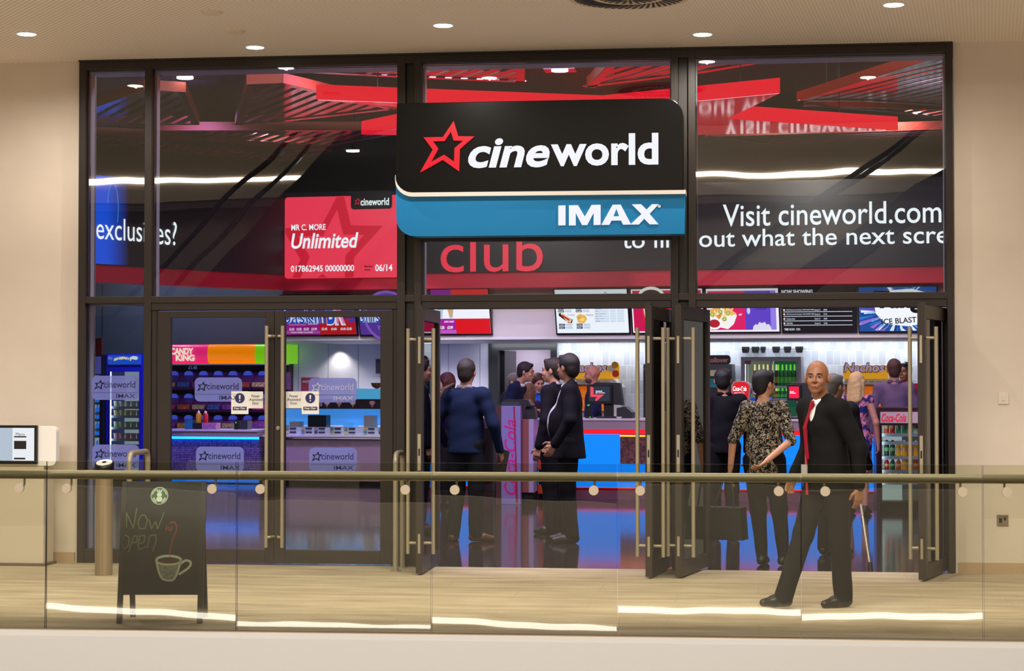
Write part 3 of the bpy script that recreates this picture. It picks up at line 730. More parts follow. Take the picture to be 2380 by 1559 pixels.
# back wall: white panels, tiles, doorway
BO = 3.4
dL, dR, dT = ix(1137, BO), ix(1295, BO), iz(1215, 797, BO)
def tiles_mat():
    mt = bpy.data.materials.new('relief_tiles'); mt.use_nodes = True; nt = mt.node_tree; L = nt.links.new; b = nt.nodes['Principled BSDF']
    tc = nt.nodes.new('ShaderNodeTexCoord'); mp = nt.nodes.new('ShaderNodeMapping'); mp.inputs['Rotation'].default_value = (pi/2, 0, 0); L(tc.outputs['Object'], mp.inputs[0])
    br = nt.nodes.new('ShaderNodeTexBrick'); br.inputs['Scale'].default_value = 1; br.inputs['Brick Width'].default_value = .115; br.inputs['Row Height'].default_value = .23
    br.inputs['Mortar Size'].default_value = .0035; br.offset = .5; br.inputs['Color1'].default_value = rgb('#d5dae2')+(1,); br.inputs['Color2'].default_value = rgb('#bfc6d0')+(1,)
    br.inputs['Mortar'].default_value = rgb('#f2f4f8')+(1,); L(mp.outputs[0], br.inputs['Vector']); L(br.outputs[0], b.inputs['Base Color'])
    b.inputs['Roughness'].default_value = .3; return mt
M_tiles = tiles_mat()
mb = MB(); mb.box(dR, sE, BO, BO+.15, 0, 2.7, M_tiles); struct('wall_tiled', mb, I).name = 'wall_back_3'
mb = MB(); mb.box(ix(655, BO), dL, BO, BO+.15, 0, 2.7, M_panel); mb.box(dL, dR, BO, BO+.15, dT, 2.7, M_panel); struct('wall_panelled', mb, I).name = 'wall_back_4'
for px in (693, 762, 832, 905, 975, 1042, 1115):
    mb = MB(); mb.box(ix(px, BO), ix(px, BO)+.008, BO-.004, BO, 0, 2.2, mat('panel_joint', '#8d8aa0', .6)); o = struct('trim_%d' % (50+int(px/20)), mb, I)
mb = MB(); mb.box(-9, ix(655, BO)+.4, BO+.7, BO+.85, 0, 5.3, mat('reflection_grey_wall', '#5c667e', .6)); struct('wall_back_5', mb, I)  # wall tone lightened to imitate a grey reflection in the door glass
mb = MB(); mb.box(ix(655, BO)-.05, sE, BO+.2, BO+.3, 2.7, 5.3, M_dark); struct('wall_back_6', mb, I)
mb = MB(); mb.box(dL-1.5, dR+1, BO+1.3, BO+1.4, 0, 2.7, mat('passage_wall', '#c3b9c6', .7)); struct('wall_passage', mb, I).name = 'wall_back_7'
M_blk = mat('black_gloss_frame', '#17191c', .35)
mb = MB(); w = .16
mb.box(dL, dL+w, BO-.05, BO+.2, 0, dT, M_blk); mb.box(dR-.1, dR, BO-.05, BO+.2, 0, dT, M_blk); mb.box(dL+w, dR-.1, BO-.05, BO+.2, dT-.11, dT, M_blk); o = struct('door_7', mb, I)
mb = MB(); mb.box(dL+w, dL+w+.05, BO+.2, BO+1.0, 0, dT-.12, M_blk); mb.build('open_leaf', o)
# bulkhead, soffit, bands, LED wall
bs0 = ix(652, .35)
mb = MB(); mb.box(bs0, sE, .35, .45, 2.24, 2.94, M_bulk); struct('trim_120', mb, I)
mb = MB(); mb.box(bs0, sE, .35, BO+.2, 2.2, 2.24, mat('soffit_white', '#e8e8ec', .5)); struct('ceiling_4', mb, I)
mb = MB(); mb.box(0, sE, .0, .5, 2.94, 3.165, M_red); struct('trim_121', mb, I)
mb = MB(); mb.box(0, sE, .1, .5, 4.39, 5.3, M_dark); struct('wall_back_8', mb, I)
lwl = (pA-pC).length
mb = MB(); mb.box(-1.5, lwl, .0, .3, 2.94, 3.165, M_red); struct('trim_122', mb, LW)
mb = MB(); mb.box(-1.5, lwl, .1, .3, 4.39, 5.3, M_dark); struct('wall_left_2', mb, LW)
M_lw = emi('led_white', '#f2f6ff', 1.6); M_lred = emi('led_red', '#ff3d5a', 1.3); M_lred2 = emi('led_red_dark', '#e8203c', 1.15); M_lblk = emi('led_card_black', '#151018', .8)
t = Thing('led_wall', 'long dark video wall with cinema messages above the counters', 'video wall', I, (0, 0, 3.165))
mb = MB(); mb.box(0, sE, -.03, .1, 3.165, 4.39, M_led); t.part('cabinet', mb)
mb = MB(); zb = 3.165
r = TR(662, 456, 925, 646, -.04); a_, b_ = r[0], TR(928, 456, 960, 646, -.04)[0]
c0, c1 = ix(661, -.04), ix(972, -.04)
z0, z1 = iz(780, 646, -.04), iz(780, 456, -.04)
mb.prism(rrect(c0, c1, z0, z1, .05), -.042, -.03, M_lred)
sv = MB(); star_ring(sv, lambda u, v: I.sz(640+250*u, 735-300*v, -.044), 0, .001, M_lred2, .66)
for fi in range(0, len(sv.f), 4):
    Pq = [(sv.v[i][0], sv.v[i][2]) for i in sv.f[fi]]
    for nn, dd, kk in (((1, 0), c0+.01, 1), ((1, 0), c1-.01, -1), ((0, 1), z0+.01, 1), ((0, 1), z1-.01, -1)):
        if Pq: Pq = clip(Pq, nn, dd, kk)
    if len(Pq) > 2: mb.add([(a, -.0435, b) for a, b in Pq], [tuple(range(len(Pq)))], M_lred2)
mb.prism(rrect(ix(815, -.04), ix(911, -.04), iz(860, 486, -.04), z1, .05, 'bl br'), -.047, -.0445, M_lblk)
star_ring(mb, lambda u, v: (ix(823+15*u, -.04), iz(830, 477-18*v, -.04)), -.05, -.048, emi('led_logo_red', '#e01c3c', 1), .6)
mb.text('cineworld', TR(838, 460, 904, 477, -.05), -.05, M_lw, bold=.02)
mb.text('MR C. MORE', TR(677, 521, 757, 535, -.05), -.05, M_lw, bold=.015)
mb.text('Unlimited', TR(677, 541, 833, 577, -.05), -.05, M_lw, bold=.02, shear=.2)
mb.text('017862945 00000000', TR(676, 616, 823, 631, -.05), -.05, M_lw, bold=.018)
mb.text('Member', TR(847, 616, 867, 621, -.05), -.05, emi('led_small', '#7a0f28', .8), bold=.03); mb.text('since', TR(847, 624, 860, 629, -.05), -.05, emi('led_small', '#7a0f28', .8), bold=.03)
mb.text('06/14', TR(872, 614, 912, 630, -.05), -.05, M_lw, bold=.02)
mb.text('club', TR(1024, 536, 1262, 632, -.05), -.05, emi('led_club', '#ff3350', 1.2))
mb.text('Visit cineworld.com', TR(1680, 470, 2188, 522, -.05), -.05, M_lw, bold=.006)
rr = TR(1447, 530, 2204, 584, -.05)
mb.text('to find out what the next screening', rr, -.05, M_lw, bold=.006, prefix='to find out what the next scre')
t.part('lit_message', mb)
t = Thing('led_wall', 'angled dark video wall on the left with a blue glowing end', 'video wall', LW, (0, 0, 3.165))
mb = MB(); mb.box(-1.5, lwl-.01, -.03, .1, 3.165, 4.39, M_led); t.part('cabinet', mb)
def ramp_emit(name, c0, c1, x0, x1, es=1):
    mt = bpy.data.materials.new(name); mt.use_nodes = True; nt = mt.node_tree; L = nt.links.new; b = nt.nodes['Principled BSDF']
    b.inputs['Base Color'].default_value = (.01, .01, .01, 1)
    tc = nt.nodes.new('ShaderNodeTexCoord'); sp = nt.nodes.new('ShaderNodeSeparateXYZ'); L(tc.outputs['Object'], sp.inputs[0])
    mr = nt.nodes.new('ShaderNodeMapRange'); mr.inputs[1].default_value = x0; mr.inputs[2].default_value = x1; L(sp.outputs[0], mr.inputs[0])
    r = nt.nodes.new('ShaderNodeValToRGB'); r.color_ramp.elements[0].color = rgb(c0)+(1,); r.color_ramp.elements[1].color = rgb(c1)+(1,); L(mr.outputs[0], r.inputs[0])
    L(r.outputs[0], b.inputs['Emission Color']); b.inputs['Emission Strength'].default_value = es; return mt
lx = lambda px: LW.X(px, -.04, 520)
mb = MB(); mb.box(-1.4, lx(300), -.04, -.03, 3.18, 4.38, ramp_emit('led_blue', '#0a5cff', '#10122a', lx(248), lx(298), 1.0))
ring = [(lx(262)+.09*cos(a)-.0, 3.95+.34*sin(a)) for a in [i*pi/16 for i in range(-3, 16)]]
for (x0, q0), (x1, q1) in zip(ring, ring[1:]): mb.tube([(x0, -.045, q0), (x1, -.045, q1)], .006, emi('led_cyan', '#3aa0ff', .9), 5)
mb.text('exclusi', LW.r(224, 508, 339, 559, -.05), -.05, M_lw); mb.text('v', LW.r(341, 526, 359, 561, -.05), -.05, M_lw); mb.text('es?', LW.r(362, 514, 411, 569, -.05), -.05, M_lw)
t.part('lit_message', mb)
# ---------------------------------------------------------------- star light box, ceiling rafts
M_star = mat('star_red', '#100002', 1.0, spec=0, emit='#ff1030', es=1.25); M_star2 = mat('star_red_under', '#8a0418', .06, emit='#d8082a', es=.75, spec=1.0)
zb_, zt_ = 4.5, 4.66
sp = [(735, 232), (1400, 256), (1813, 217), (1692, 276), (2087, 303), (1600, 314), (1480, 398), (1200, 318), (840, 313), (1090, 264)]
P = [at_z(x, y, zb_) for x, y in sp]; P = [(p.x, p.y) for p in P]
cx, cyy = sum(p[0] for p in P)/10, sum(p[1] for p in P)/10
t = Thing('star_light_box', 'glowing red star-shaped light box hanging under the shop ceiling', 'light box', SF, (cx, cyy, zb_))
mb = MB(); mb.slab(P, zb_+.004, zt_, M_star); t.part('glowing_sides', mb)
mb = MB(); mb.slab([(cx+(a-cx)*.995, cyy+(b-cyy)*.995) for a, b in P], zb_, zb_+.003, M_star2); t.part('glossy_underside', mb)
for k in (0, 2, 4, 8):
    mb = MB(); q = (cx+(P[k][0]-cx)*.8, cyy+(P[k][1]-cyy)*.8); mb.tube([(q[0], q[1], zt_), (q[0], q[1], 5.3)], .008, M_black, 6); t.part('hanging_wire', mb)
M_slat = mat('raft_slat_glow_tint', '#a58a9e', .12, metal=.75); M_rim = mat('raft_rim_red_light', '#a83826', .5)  # slat purple and rim red carry the shop's coloured glow in their colour
def raft(L, label, z=4.8, ang=32, pitch=.17, wd=.10):
    P = [at_z(x, y, z) for x, y in L]; P = [(p.x, p.y) for p in P]
    ar = sum(P[i][0]*P[(i+1) % len(P)][1]-P[(i+1) % len(P)][0]*P[i][1] for i in range(len(P)))
    if ar < 0: P = P[::-1]
    c = (sum(p[0] for p in P)/len(P), sum(p[1] for p in P)/len(P))
    t = Thing('ceiling_raft', label, 'ceiling panel', SF, (c[0], c[1], z), 'slatted ceiling rafts')
    mb = MB()
    for i in range(len(P)):
        a, b = Vector(P[i]), Vector(P[(i+1) % len(P)]); d = (b-a).normalized(); n = Vector((-d.y, d.x))*.09
        mb.slab([tuple(a), tuple(b), tuple(b+n), tuple(a+n)], z-.001, z+.01, M_slat)
        n2 = n*.1; mb.slab([tuple(a-n2), tuple(b-n2), tuple(b), tuple(a)], z-.001, z+.11, M_rim)
    t.part('rim', mb)
    mb = MB(); n = (cos(radians(ang)), sin(radians(ang))); D = [p[0]*n[0]+p[1]*n[1] for p in P]
    d = min(D)+.1
    while d < max(D)-.05:
        Q = clip(clip(P, n, d, 1), n, d+wd, -1)
        if len(Q) >= 3: mb.slab(Q, z+.011, z+.02, M_slat)
        d += pitch
    t.part('slats', mb)
    for q in (P[0], P[len(P)//2]):
        mb = MB(); x, y = c[0]+(q[0]-c[0])*.7, c[1]+(q[1]-c[1])*.7; mb.tube([(x, y, z+.02), (x, y, 5.3)], .006, M_black, 5); t.part('hanging_wire', mb)
raft([(190, 262), (338, 208), (430, 214), (462, 290), (190, 290)], 'slatted ceiling raft reflecting blue, furthest left above the video wall')
raft([(575, 196), (657, 193), (920, 254), (660, 283), (548, 290)], 'slatted ceiling raft left of the red star, half red and half purple')
raft([(360, 303), (840, 303), (915, 313), (760, 340), (470, 322)], 'long thin slatted ceiling raft behind the left end of the red star')
raft([(196, 313), (470, 326), (770, 352), (640, 376), (196, 334)], 'dim slatted ceiling raft lowest on the left, above the card message')
raft([(650, 166), (925, 158), (1220, 150), (1218, 192), (925, 180)], 'red-lit slatted ceiling raft above the shop sign')
raft([(1365, 203), (1420, 145), (1940, 118), (1632, 170)], 'slatted ceiling raft with white text reflections above the right of the sign')
raft([(1853, 236), (2260, 108), (2260, 250), (2000, 236)], 'large slatted ceiling raft reflecting the white message, top right')
raft([(1870, 245), (2260, 256), (2260, 285), (2080, 262)], 'thin slatted ceiling raft under the large one at top right')
raft([(1640, 318), (2205, 300), (2300, 312), (1800, 336)], 'faint slatted ceiling raft below the red star on the right', ang=80)
for px, py, z, lb in ((430, 180, 4.95, 'square-trimmed downlight above the closed doors'), (1301, 163, 4.95, 'square-trimmed downlight above the shop sign'), (820, 350, 4.8, 'square-trimmed downlight above the red card message'), (940, 305, 4.8, 'small downlight by the left end of the red star')):
    p = at_z(px, py, z); t = Thing('shop_downlight', lb, 'ceiling light', SF, (p.x, p.y, z), 'square downlights in the shop ceiling')
    mb = MB(); mb.slab([(p.x-.17, p.y-.1), (p.x+.17, p.y-.1), (p.x+.17, p.y+.17), (p.x-.17, p.y+.17)], z, z+.02, M_slat); t.part('square_trim', mb)
    mb = MB(); mb.lathe([(.09, -.012), (.09, 0)], (p.x, p.y, z), emi('shop_lamp', '#f2f8ff', 12), 20); t.part('lamp', mb)
    mb = MB(); mb.tube([(p.x, p.y, z+.02), (p.x, p.y, 5.3)], .02, M_black, 6); t.part('stem', mb)
# ---------------------------------------------------------------- menu screens
def emq(c, e=1.0): return emi('px_'+c.strip('#'), c, e)
SK = .33
class Screen:
    def __init__(s, x0, x1, y0, y1, label, o=.16):
        s.o = o; r = TR(x0, y0, x1, y1, o); s.r = r; s.k = (r[0], r[1], r[2], r[3]); s.b = (x0, x1, y0, y1)
        s.t = Thing('menu_screen', label, 'screen', I, ((r[0]+r[1])/2, o, r[2]), 'menu screens over the counters'); s.mb = MB(); s.n = 0
        b = MB(); b.box(r[0]+.004, r[1]-.004, o, o+.05, r[2], r[3], M_black); s.t.part('bezel', s.lean(b), bevel=.004)
        for q in (.25, .75):
            m = MB(); xx = r[0]+(r[1]-r[0])*q; m.box(xx-.03, xx+.03, o+.12, .35, 2.42, 2.5, M_black); s.t.part('bracket', m)
    def lean(s, m): m.v = [(v[0], v[1]-SK*(v[2]-(s.r[2]+.45)), v[2]) for v in m.v]; return m
    def L(s): s.n += 1; return s.o-.001-.0012*s.n
    def p(s, px, py):
        b = s.b; r = s.r; return (r[0]+(r[1]-r[0])*(px-b[0])/(b[1]-b[0]), r[3]+(r[2]-r[3])*(py-b[2])/(b[3]-b[2]))
    def rect(s, x0, y0, x1, y1, c, e=1.0):
        a, b = s.p(x0, y1), s.p(x1, y0); o = s.L(); s.mb.add([(a[0], o, a[1]), (b[0], o, a[1]), (b[0], o, b[1]), (a[0], o, b[1])], [(0, 1, 2, 3)], emq(c, e)); return s
    def poly(s, P, c, e=1.0):
        o = s.L(); P = [s.p(*q) for q in P]; P.reverse()
        T = tessellate_polygon([[Vector((a, b, 0)) for a, b in P]]); s.mb.add([(a, o, b) for a, b in P], [tuple(t) for t in T], emq(c, e)); return s
    def ell(s, cx, cy, rx, ry, c, e=1.0, n=20): return s.poly([(cx+rx*cos(2*pi*i/n), cy+ry*sin(2*pi*i/n)) for i in range(n)], c, e)
    def tx(s, w, x0, y0, x1, y1, c, bold=.01, shear=0, e=1.0, rot=0):
        a, b = s.p(x0, y1), s.p(x1, y0); s.mb.text(w, (a[0], b[0], a[1], b[1]), s.L(), emq(c, e), bold=bold, shear=shear, rot=rot); return s
    def done(s): s.t.part('display', s.lean(s.mb))
# left ice-cream screen (seen over the closed doors)
s = Screen(652, 826, 684, 780, 'ice cream menu screen, purple and red with prices, above closed doors')
s.rect(655, 687, 823, 777, '#3b2a8c').rect(655, 745, 738, 777, '#9a1a8c').rect(738, 740, 822, 777, '#c01c24').rect(655, 768, 738, 775, '#b048b0')
s.tx('baskin', 656, 716, 752, 752, '#1549c8', .09).tx('baskin', 656, 718, 752, 751, '#f0f4ff', .045).tx('baskin', 656, 718, 752, 751, '#1549c8', .0)
s.tx('BR', 756, 690, 800, 756, '#f7f0ff', .08).tx('B', 757, 692, 776, 753, '#2457d8', .02).tx('R', 779, 692, 799, 753, '#f08ad0', .02)
s.tx('rob', 804, 716, 822, 750, '#1549c8', .03)
for w_, x0, x1 in (('£2.65', 667, 679), ('£4.20', 684, 696), ('£5.50', 701, 713), ('£3.99', 719, 732), ('£3.45', 743, 756), ('£4.60', 765, 778), ('£4.60', 787, 799), ('£5.80', 801, 813)): s.tx(w_, x0, 761, x1, 767, '#f4eefc', .03)
s.tx('LUCKY 5 SHORT', 713, 751, 736, 754, '#f0e8ff', .03).rect(668, 754, 708, 754.7, '#e8e0ff').tx('Extras: Waffle Cone £0.80', 672, 770, 722, 773, '#f4eefc', .02).done()
s = Screen(829, 990, 684, 780, 'purple ice cream screen right of the price list')
s.rect(832, 687, 987, 777, '#5f3aa8').ell(900, 735, 58, 60, '#8d62cc').ell(900, 735, 52, 54, '#5f3aa8').tx('bins', 832, 716, 880, 750, '#1549c8', .09).tx('bins', 832, 718, 880, 749, '#f0f4ff', .05).tx('bins', 832, 718, 880, 749, '#1549c8', .0).tx('YO', 872, 756, 890, 766, '#9a7ad8', .02).done()
s = Screen(1000, 1139, 670, 778, 'sundae menu screen, white above purple and red, left of black doorway')
s.rect(1003, 673, 1136, 775, '#eef1fb').rect(1003, 673, 1050, 700, '#8a1a98').rect(1050, 673, 1136, 692, '#e0202c').rect(1003, 740, 1056, 775, '#a01c98').rect(1056, 740, 1136, 775, '#d8121c').rect(1003, 766, 1056, 774, '#b85ac0')
for cx_ in (1022, 1046):
    s.poly([(cx_-8, 712), (cx_+9, 712), (cx_+4, 736), (cx_-3, 736)], '#a9c4d8' if cx_ < 1030 else '#caa27c').ell(cx_, 712, 9, 6, '#efe2d8').ell(cx_+2, 708, 5, 4, '#c98a5a' if cx_ > 1030 else '#cfe4ee').rect(cx_-4, 736, cx_+5, 739, '#b8c8d8')
s.tx('£5.50', 1016, 757, 1029, 764, '#fff4ff', .03).tx('£3.99', 1036, 757, 1049, 764, '#fff4ff', .03).tx('LUCKY 5 SHORT', 1030, 745, 1053, 749, '#fff4ff', .03).done()
s = Screen(1287, 1462, 670, 777, 'white food and drink menu screen with hotdog and nachos pictures')
s.rect(1291, 673, 1458, 773, '#e9f1fb').tx('Our menu', 1405, 679, 1448, 690, '#8a1a3a', .0)
for cx_ in (1296, 1338):
    for y_ in (716, 722.5, 754, 760.5):
        s.rect(cx_, y_-2.6, cx_+14, y_+2.6, '#10152a').rect(cx_+16, y_-2.6, cx_+32, y_+2.6, '#c2cfe0')
        s.tx('Regular' if y_ in (716, 760.5) else ('Small' if y_ < 740 else 'Large'), cx_+1.5, y_-1.4, cx_+12, y_+1.6, '#e6ecf6', .02)
s.poly([(1298, 728), (1302, 726), (1330, 742), (1328, 750), (1320, 750), (1298, 733)], '#2a1410').poly([(1302, 728), (1308, 727), (1328, 742), (1325, 749), (1316, 747)], '#e8c69a').poly([(1306, 730), (1324, 742), (1321, 745), (1303, 733)], '#b0302a')
s.poly([(1339, 735), (1346, 729), (1360, 732), (1364, 741), (1356, 751), (1342, 749)], '#e6b354').ell(1352, 742, 6, 4, '#f3d27a').ell(1346, 738, 4, 3, '#d99a3a')
s.tx('Hotdog', 1319, 729, 1335, 734, '#a02838', .0).tx('Nachos', 1363, 729, 1379, 734, '#a02838', .0)
for k in range(7):
    y_ = 712+k*5.7; s.rect(1383, y_-2.3, 1416, y_+2.3, '#cddbea').rect(1418, y_-2.3, 1432, y_+2.3, '#cddbea').rect(1434, y_-2.3, 1451, y_+2.3, '#cddbea')
    s.tx(['Regular', 'Other size', 'Water', 'Other soft drinks', 'Capri Sun', 'Tango Ice Blast', 'Coffee'][k], 1384, y_-1.2, 1384+[12, 14, 9, 24, 16, 21, 11][k], y_+1.3, '#3a4a6a', .0)
s.done()
s = Screen(1464, 1637, 669, 776, 'dark pink drinks poster screen right of the white menu')
s.rect(1468, 672, 1633, 772, '#f3eef8').rect(1471, 675, 1630, 769, '#c8104e').ell(1515, 690, 32, 24, '#f0ece8').ell(1515, 688, 24, 15, '#3a1a10').poly([(1488, 700), (1540, 700), (1530, 769), (1498, 769)], '#d8202c').poly([(1493, 700), (1495, 700), (1504, 769), (1502, 769)], '#f2e8e8').done()
s = Screen(1638, 1813, 667, 774, 'pink and purple nachos offer screen with a bowl of red dip')
s.rect(1642, 671, 1809, 770, '#f2eefa').rect(1645, 676, 1732, 766, '#d8105e').rect(1731, 676, 1803, 766, '#5a3cc0').rect(1790, 676, 1803, 766, '#8f7be0')
s.poly([(1646, 700), (1690, 712), (1712, 732), (1704, 752), (1690, 764), (1672, 760), (1646, 766)], '#f2f0ee')
for i in range(16):
    a = i*2.4; s.poly([(1662+20*cos(a)+i, 722+12*sin(a)), (1676+18*cos(a)+i, 716+12*sin(a)), (1668+16*cos(a)+i, 732+10*sin(a))], ['#e8a84e', '#f0c878', '#d98a34', '#f4d890'][i % 4])
s.poly([(1690, 714), (1712, 728), (1698, 734)], '#eeb85c')
for q in ((1655, 730), (1674, 724), (1692, 727), (1683, 741)): s.ell(q[0], q[1], 5.5, 5, '#9aa83a').ell(q[0], q[1], 2.5, 2.2, '#d8dc8a')
s.ell(1660, 752, 16, 13, '#f4f2f2').ell(1659, 751, 13, 9.5, '#a8141e').tx('or', 1717, 729, 1725, 733, '#ffe8f4', .03)
s.poly([(1748, 766), (1750, 758), (1755, 753), (1760, 755), (1764, 748), (1770, 751), (1777, 748), (1780, 754), (1786, 753), (1790, 759), (1792, 766)], '#dcd8ee').ell(1740, 722, 4, 8, '#cfc4f2').tx('FANTASY', 1757, 716, 1782, 720, '#2a1860', .02).done()
s = Screen(1814, 1991, 666, 773, 'black film times screen listing now showing times')
s.rect(1817, 669, 1988, 770, '#050507').tx('NOW SHOWING', 1817, 673, 1890, 682, '#f0f4ff', .03)
for y_ in (713, 724, 734.5, 745, 755): s.rect(1820, y_-.7, 1980, y_+.4, '#e8eeff')
for y_, a, b, c in ((719.5, '(2D) Paranormal Activity: THE GHOST DIM', 'Screen 3', '18:40'), (729.5, '(3D) Paranormal Activity: THE GHOST DIM', 'Screen 5', '19:10'), (740, 'Crimson Peak', 'Screen 10', '18:00'), (750.5, 'SPECTRE', 'Screen 16', '21:00')):
    wd = 64 if len(a) > 20 else (20 if len(a) > 8 else 14)
    s.tx(a, 1827, y_-1.6, 1827+wd, y_+1.8, '#dfe6fa', .01).tx(b, 1893, y_-1.6, 1906, y_+1.8, '#dfe6fa', .01).tx(c, 1914, y_-1.6, 1922, y_+1.8, '#dfe6fa', .01).ell(1822, y_, 2.2, 2.2, '#f2d0cc')
s.tx('TIME NOW  17:01', 1821, 762, 1858, 767, '#e8eeff', .01).done()
s = Screen(1993, 2180, 664, 773, 'blue and white iced drink advert screen at far right')
s.rect(1996, 667, 2177, 769, '#0f4a9a'); random.seed(3)
for i in range(70):
    a = random.uniform(0, 2*pi); r0 = random.uniform(18, 50); r1 = r0+random.uniform(12, 50); w_ = random.uniform(.02, .06); cxx, cyy_ = 2090, 722
    P = [(cxx+r0*1.3*cos(a), cyy_+r0*.8*sin(a)), (cxx+r1*1.3*cos(a-w_), cyy_+r1*.8*sin(a-w_)), (cxx+r1*1.3*cos(a+w_), cyy_+r1*.8*sin(a+w_))]
    P = [(min(2176, max(1997, x)), min(768, max(668, y))) for x, y in P]
    s.poly(P, random.choice(['#cfe6fb', '#5fa8e0', '#8e6ad0', '#e8f4ff', '#2a6fc0', '#b890e0', '#103070']))
s.poly([(2030, 690), (2060, 676), (2120, 672), (2165, 684), (2176, 712), (2170, 748), (2110, 758), (2058, 752), (2036, 728)], '#f2f6fc')
s.tx('Tango', 2032, 676, 2174, 728, '#06060c', .05).tx('ICE BLAST', 2050, 741, 2131, 754, '#1a1a2c', .02, rot=.06).done()
# ---------------------------------------------------------------- counters
M_mauve = mat('counter_mauve', '#a58b9a', .4); M_ctop = mat('counter_top', '#d8cfd6', .3)
M_bluep = mat('blue_lit_panel', '#001133', .3, emit='#007cff', es=1.25); M_redp = mat('red_lit_strip', '#300008', .3, emit='#ff1022', es=1.4)
CF = -1.45; CT = iz(1400, 972, CF)
zr1, zr0 = iz(1400, 998, CF), iz(1400, 1008.5, CF)
def counter(px0, px1, label, pop=None, top=None):
    s0, s1 = ix(px0, CF), ix(px1, CF); t = Thing('serving_counter', label, 'counter', I, (s0, CF, 0), 'blue-lit serving counters')
    mb = MB(); mb.box(s0, s1, CF+.02, CF+.62, .16, zr1, mat('counter_core', '#3a3038', .6)); t.part('carcass', mb)
    mb = MB(); mb.box(s0, s1, CF+.08, CF+.6, .0, .16, mat('plinth_mauve', '#7a4a66', .4)); t.part('plinth', mb)
    mb = MB(); mb.box(s0, s1, CF+.03, CF+.06, .145, .16, M_redp); t.part('under_light', mb)
    mb = MB(); mb.box(s0, s1, CF-.03, CF+.66, zr1, CT-.03, M_mauve); t.part('apron', mb, bevel=.004)
    mb = MB(); mb.box(s0+.004, s1-.004, CF-.05, CF+.68, CT-.03, CT, M_ctop); t.part('worktop', mb, bevel=.004)
    mb = MB(); mb.box(s0, s1, CF-.0, CF+.02, zr0, zr1, M_redp); t.part('red_light_strip', mb)
    n = max(1, round((s1-s0)/1.2)); e = [s0+(s1-s0)*i/n for i in range(n+1)]
    if pop: e = [s0, ix(pop[0], CF), ix(pop[1], CF), s1]
    for i, (a, b) in enumerate(zip(e, e[1:])):
        if b-a < .02: continue
        mb = MB(); ztp = zr0
        if pop and i == 1:
            zp = iz(1480, 1078, CF); pm = MB(); pm.box(a, b, CF-.06, CF+.015, zp, zr0, mat('popcorn_relief', '#7c4a46', .7, col2='#3c1c22', nscale=26, bump=.5, bscale=40)); t.part('grained_panel', pm)
            pm = MB(); pm.box(a, b, CF-.075, CF-.06, zr0-.03, zr0-.01, emi('gold_strip', '#ffc23a', 1.6)); t.part('gold_light_strip', pm)
            ztp = zp
        mb.box(a+.003, b-.003, CF-.0, CF+.019, .16, ztp, M_bluep); t.part('blue_panel', mb)
    return t
counter(1245, 1862, 'long counter with blue glowing front and red strip, behind the dark suited men', pop=(1443, 1565))
counter(1864, 2040, 'counter section with blue glowing front, behind the blonde woman')
counter(2042, 2330, 'counter section behind the red-lettered drinks cooler')
counter(990, 1120, 'short counter with blue glowing front left of the sweater man')
# candy counter and ice cream counter
def low_counter(px0, px1, y_top, y_led, label, led, front):
    s0, s1 = ix(px0, 1.0), ix(px1, 1.0); zt = iz(px0+80, y_top, 1.0); zl = iz(px0+80, y_led, 1.0)
    t = Thing('serving_counter', label, 'counter', I, (s0, 1.0, 0))
    mb = MB(); mb.box(s0, s1, 1.06, 1.7, 0.06, zl, front); t.part('front', mb)
    mb = MB(); mb.box(s0, s1, 1.0, 1.75, zl+.03, zt, M_mauve); t.part('apron', mb, bevel=.004)
    mb = MB(); mb.box(s0, s1, .98, 1.78, zt, zt+.025, M_ctop); t.part('worktop', mb)
    if led:
        mb = MB(); mb.box(s0, s1, 1.0, 1.05, zl-.005, zl+.03, mat('blue_led', '#001133', .3, emit='#0a70ff', es=9.0)); t.part('blue_light_strip', mb)
        mb = MB(); mb.box(s0, s1, .985, 1.05, .02, .09, mat('blue_led_low', '#001133', .3, emit='#0070ff', es=1.3)); t.part('floor_light_strip', mb)
    else:
        mb = MB(); mb.box(s0, s1, 1.08, 1.7, 0, .06, M_black); t.part('plinth', mb)
    return zt+.025
mos = mat('mosaic_front', '#6d5a86', .3)
def mosaic():
    mt = bpy.data.materials.new('mosaic_tiles'); mt.use_nodes = True; nt = mt.node_tree; L = nt.links.new; b = nt.nodes['Principled BSDF']
    tc = nt.nodes.new('ShaderNodeTexCoord'); mp = nt.nodes.new('ShaderNodeMapping'); mp.inputs['Rotation'].default_value = (pi/2, 0, 0); L(tc.outputs['Object'], mp.inputs[0])
    br = nt.nodes.new('ShaderNodeTexBrick'); br.inputs['Scale'].default_value = 1; br.offset = 0; br.inputs['Brick Width'].default_value = .028; br.inputs['Row Height'].default_value = .028; br.inputs['Mortar Size'].default_value = .003
    br.inputs['Color1'].default_value = rgb('#9a86b8')+(1,); br.inputs['Color2'].default_value = rgb('#6a5a90')+(1,); br.inputs['Mortar'].default_value = rgb('#1c1838')+(1,); L(mp.outputs[0], br.inputs['Vector']); L(br.outputs[0], b.inputs['Base Color'])
    b.inputs['Roughness'].default_value = .25; return mt
zcand = low_counter(368, 600, 1002, 1019, 'low mosaic-fronted counter with bright blue light strip, before the sweets', True, mosaic())
zice = low_counter(612, 970, 1015, 1022, 'mauve ice cream counter behind the right closed door', False, M_mauve)
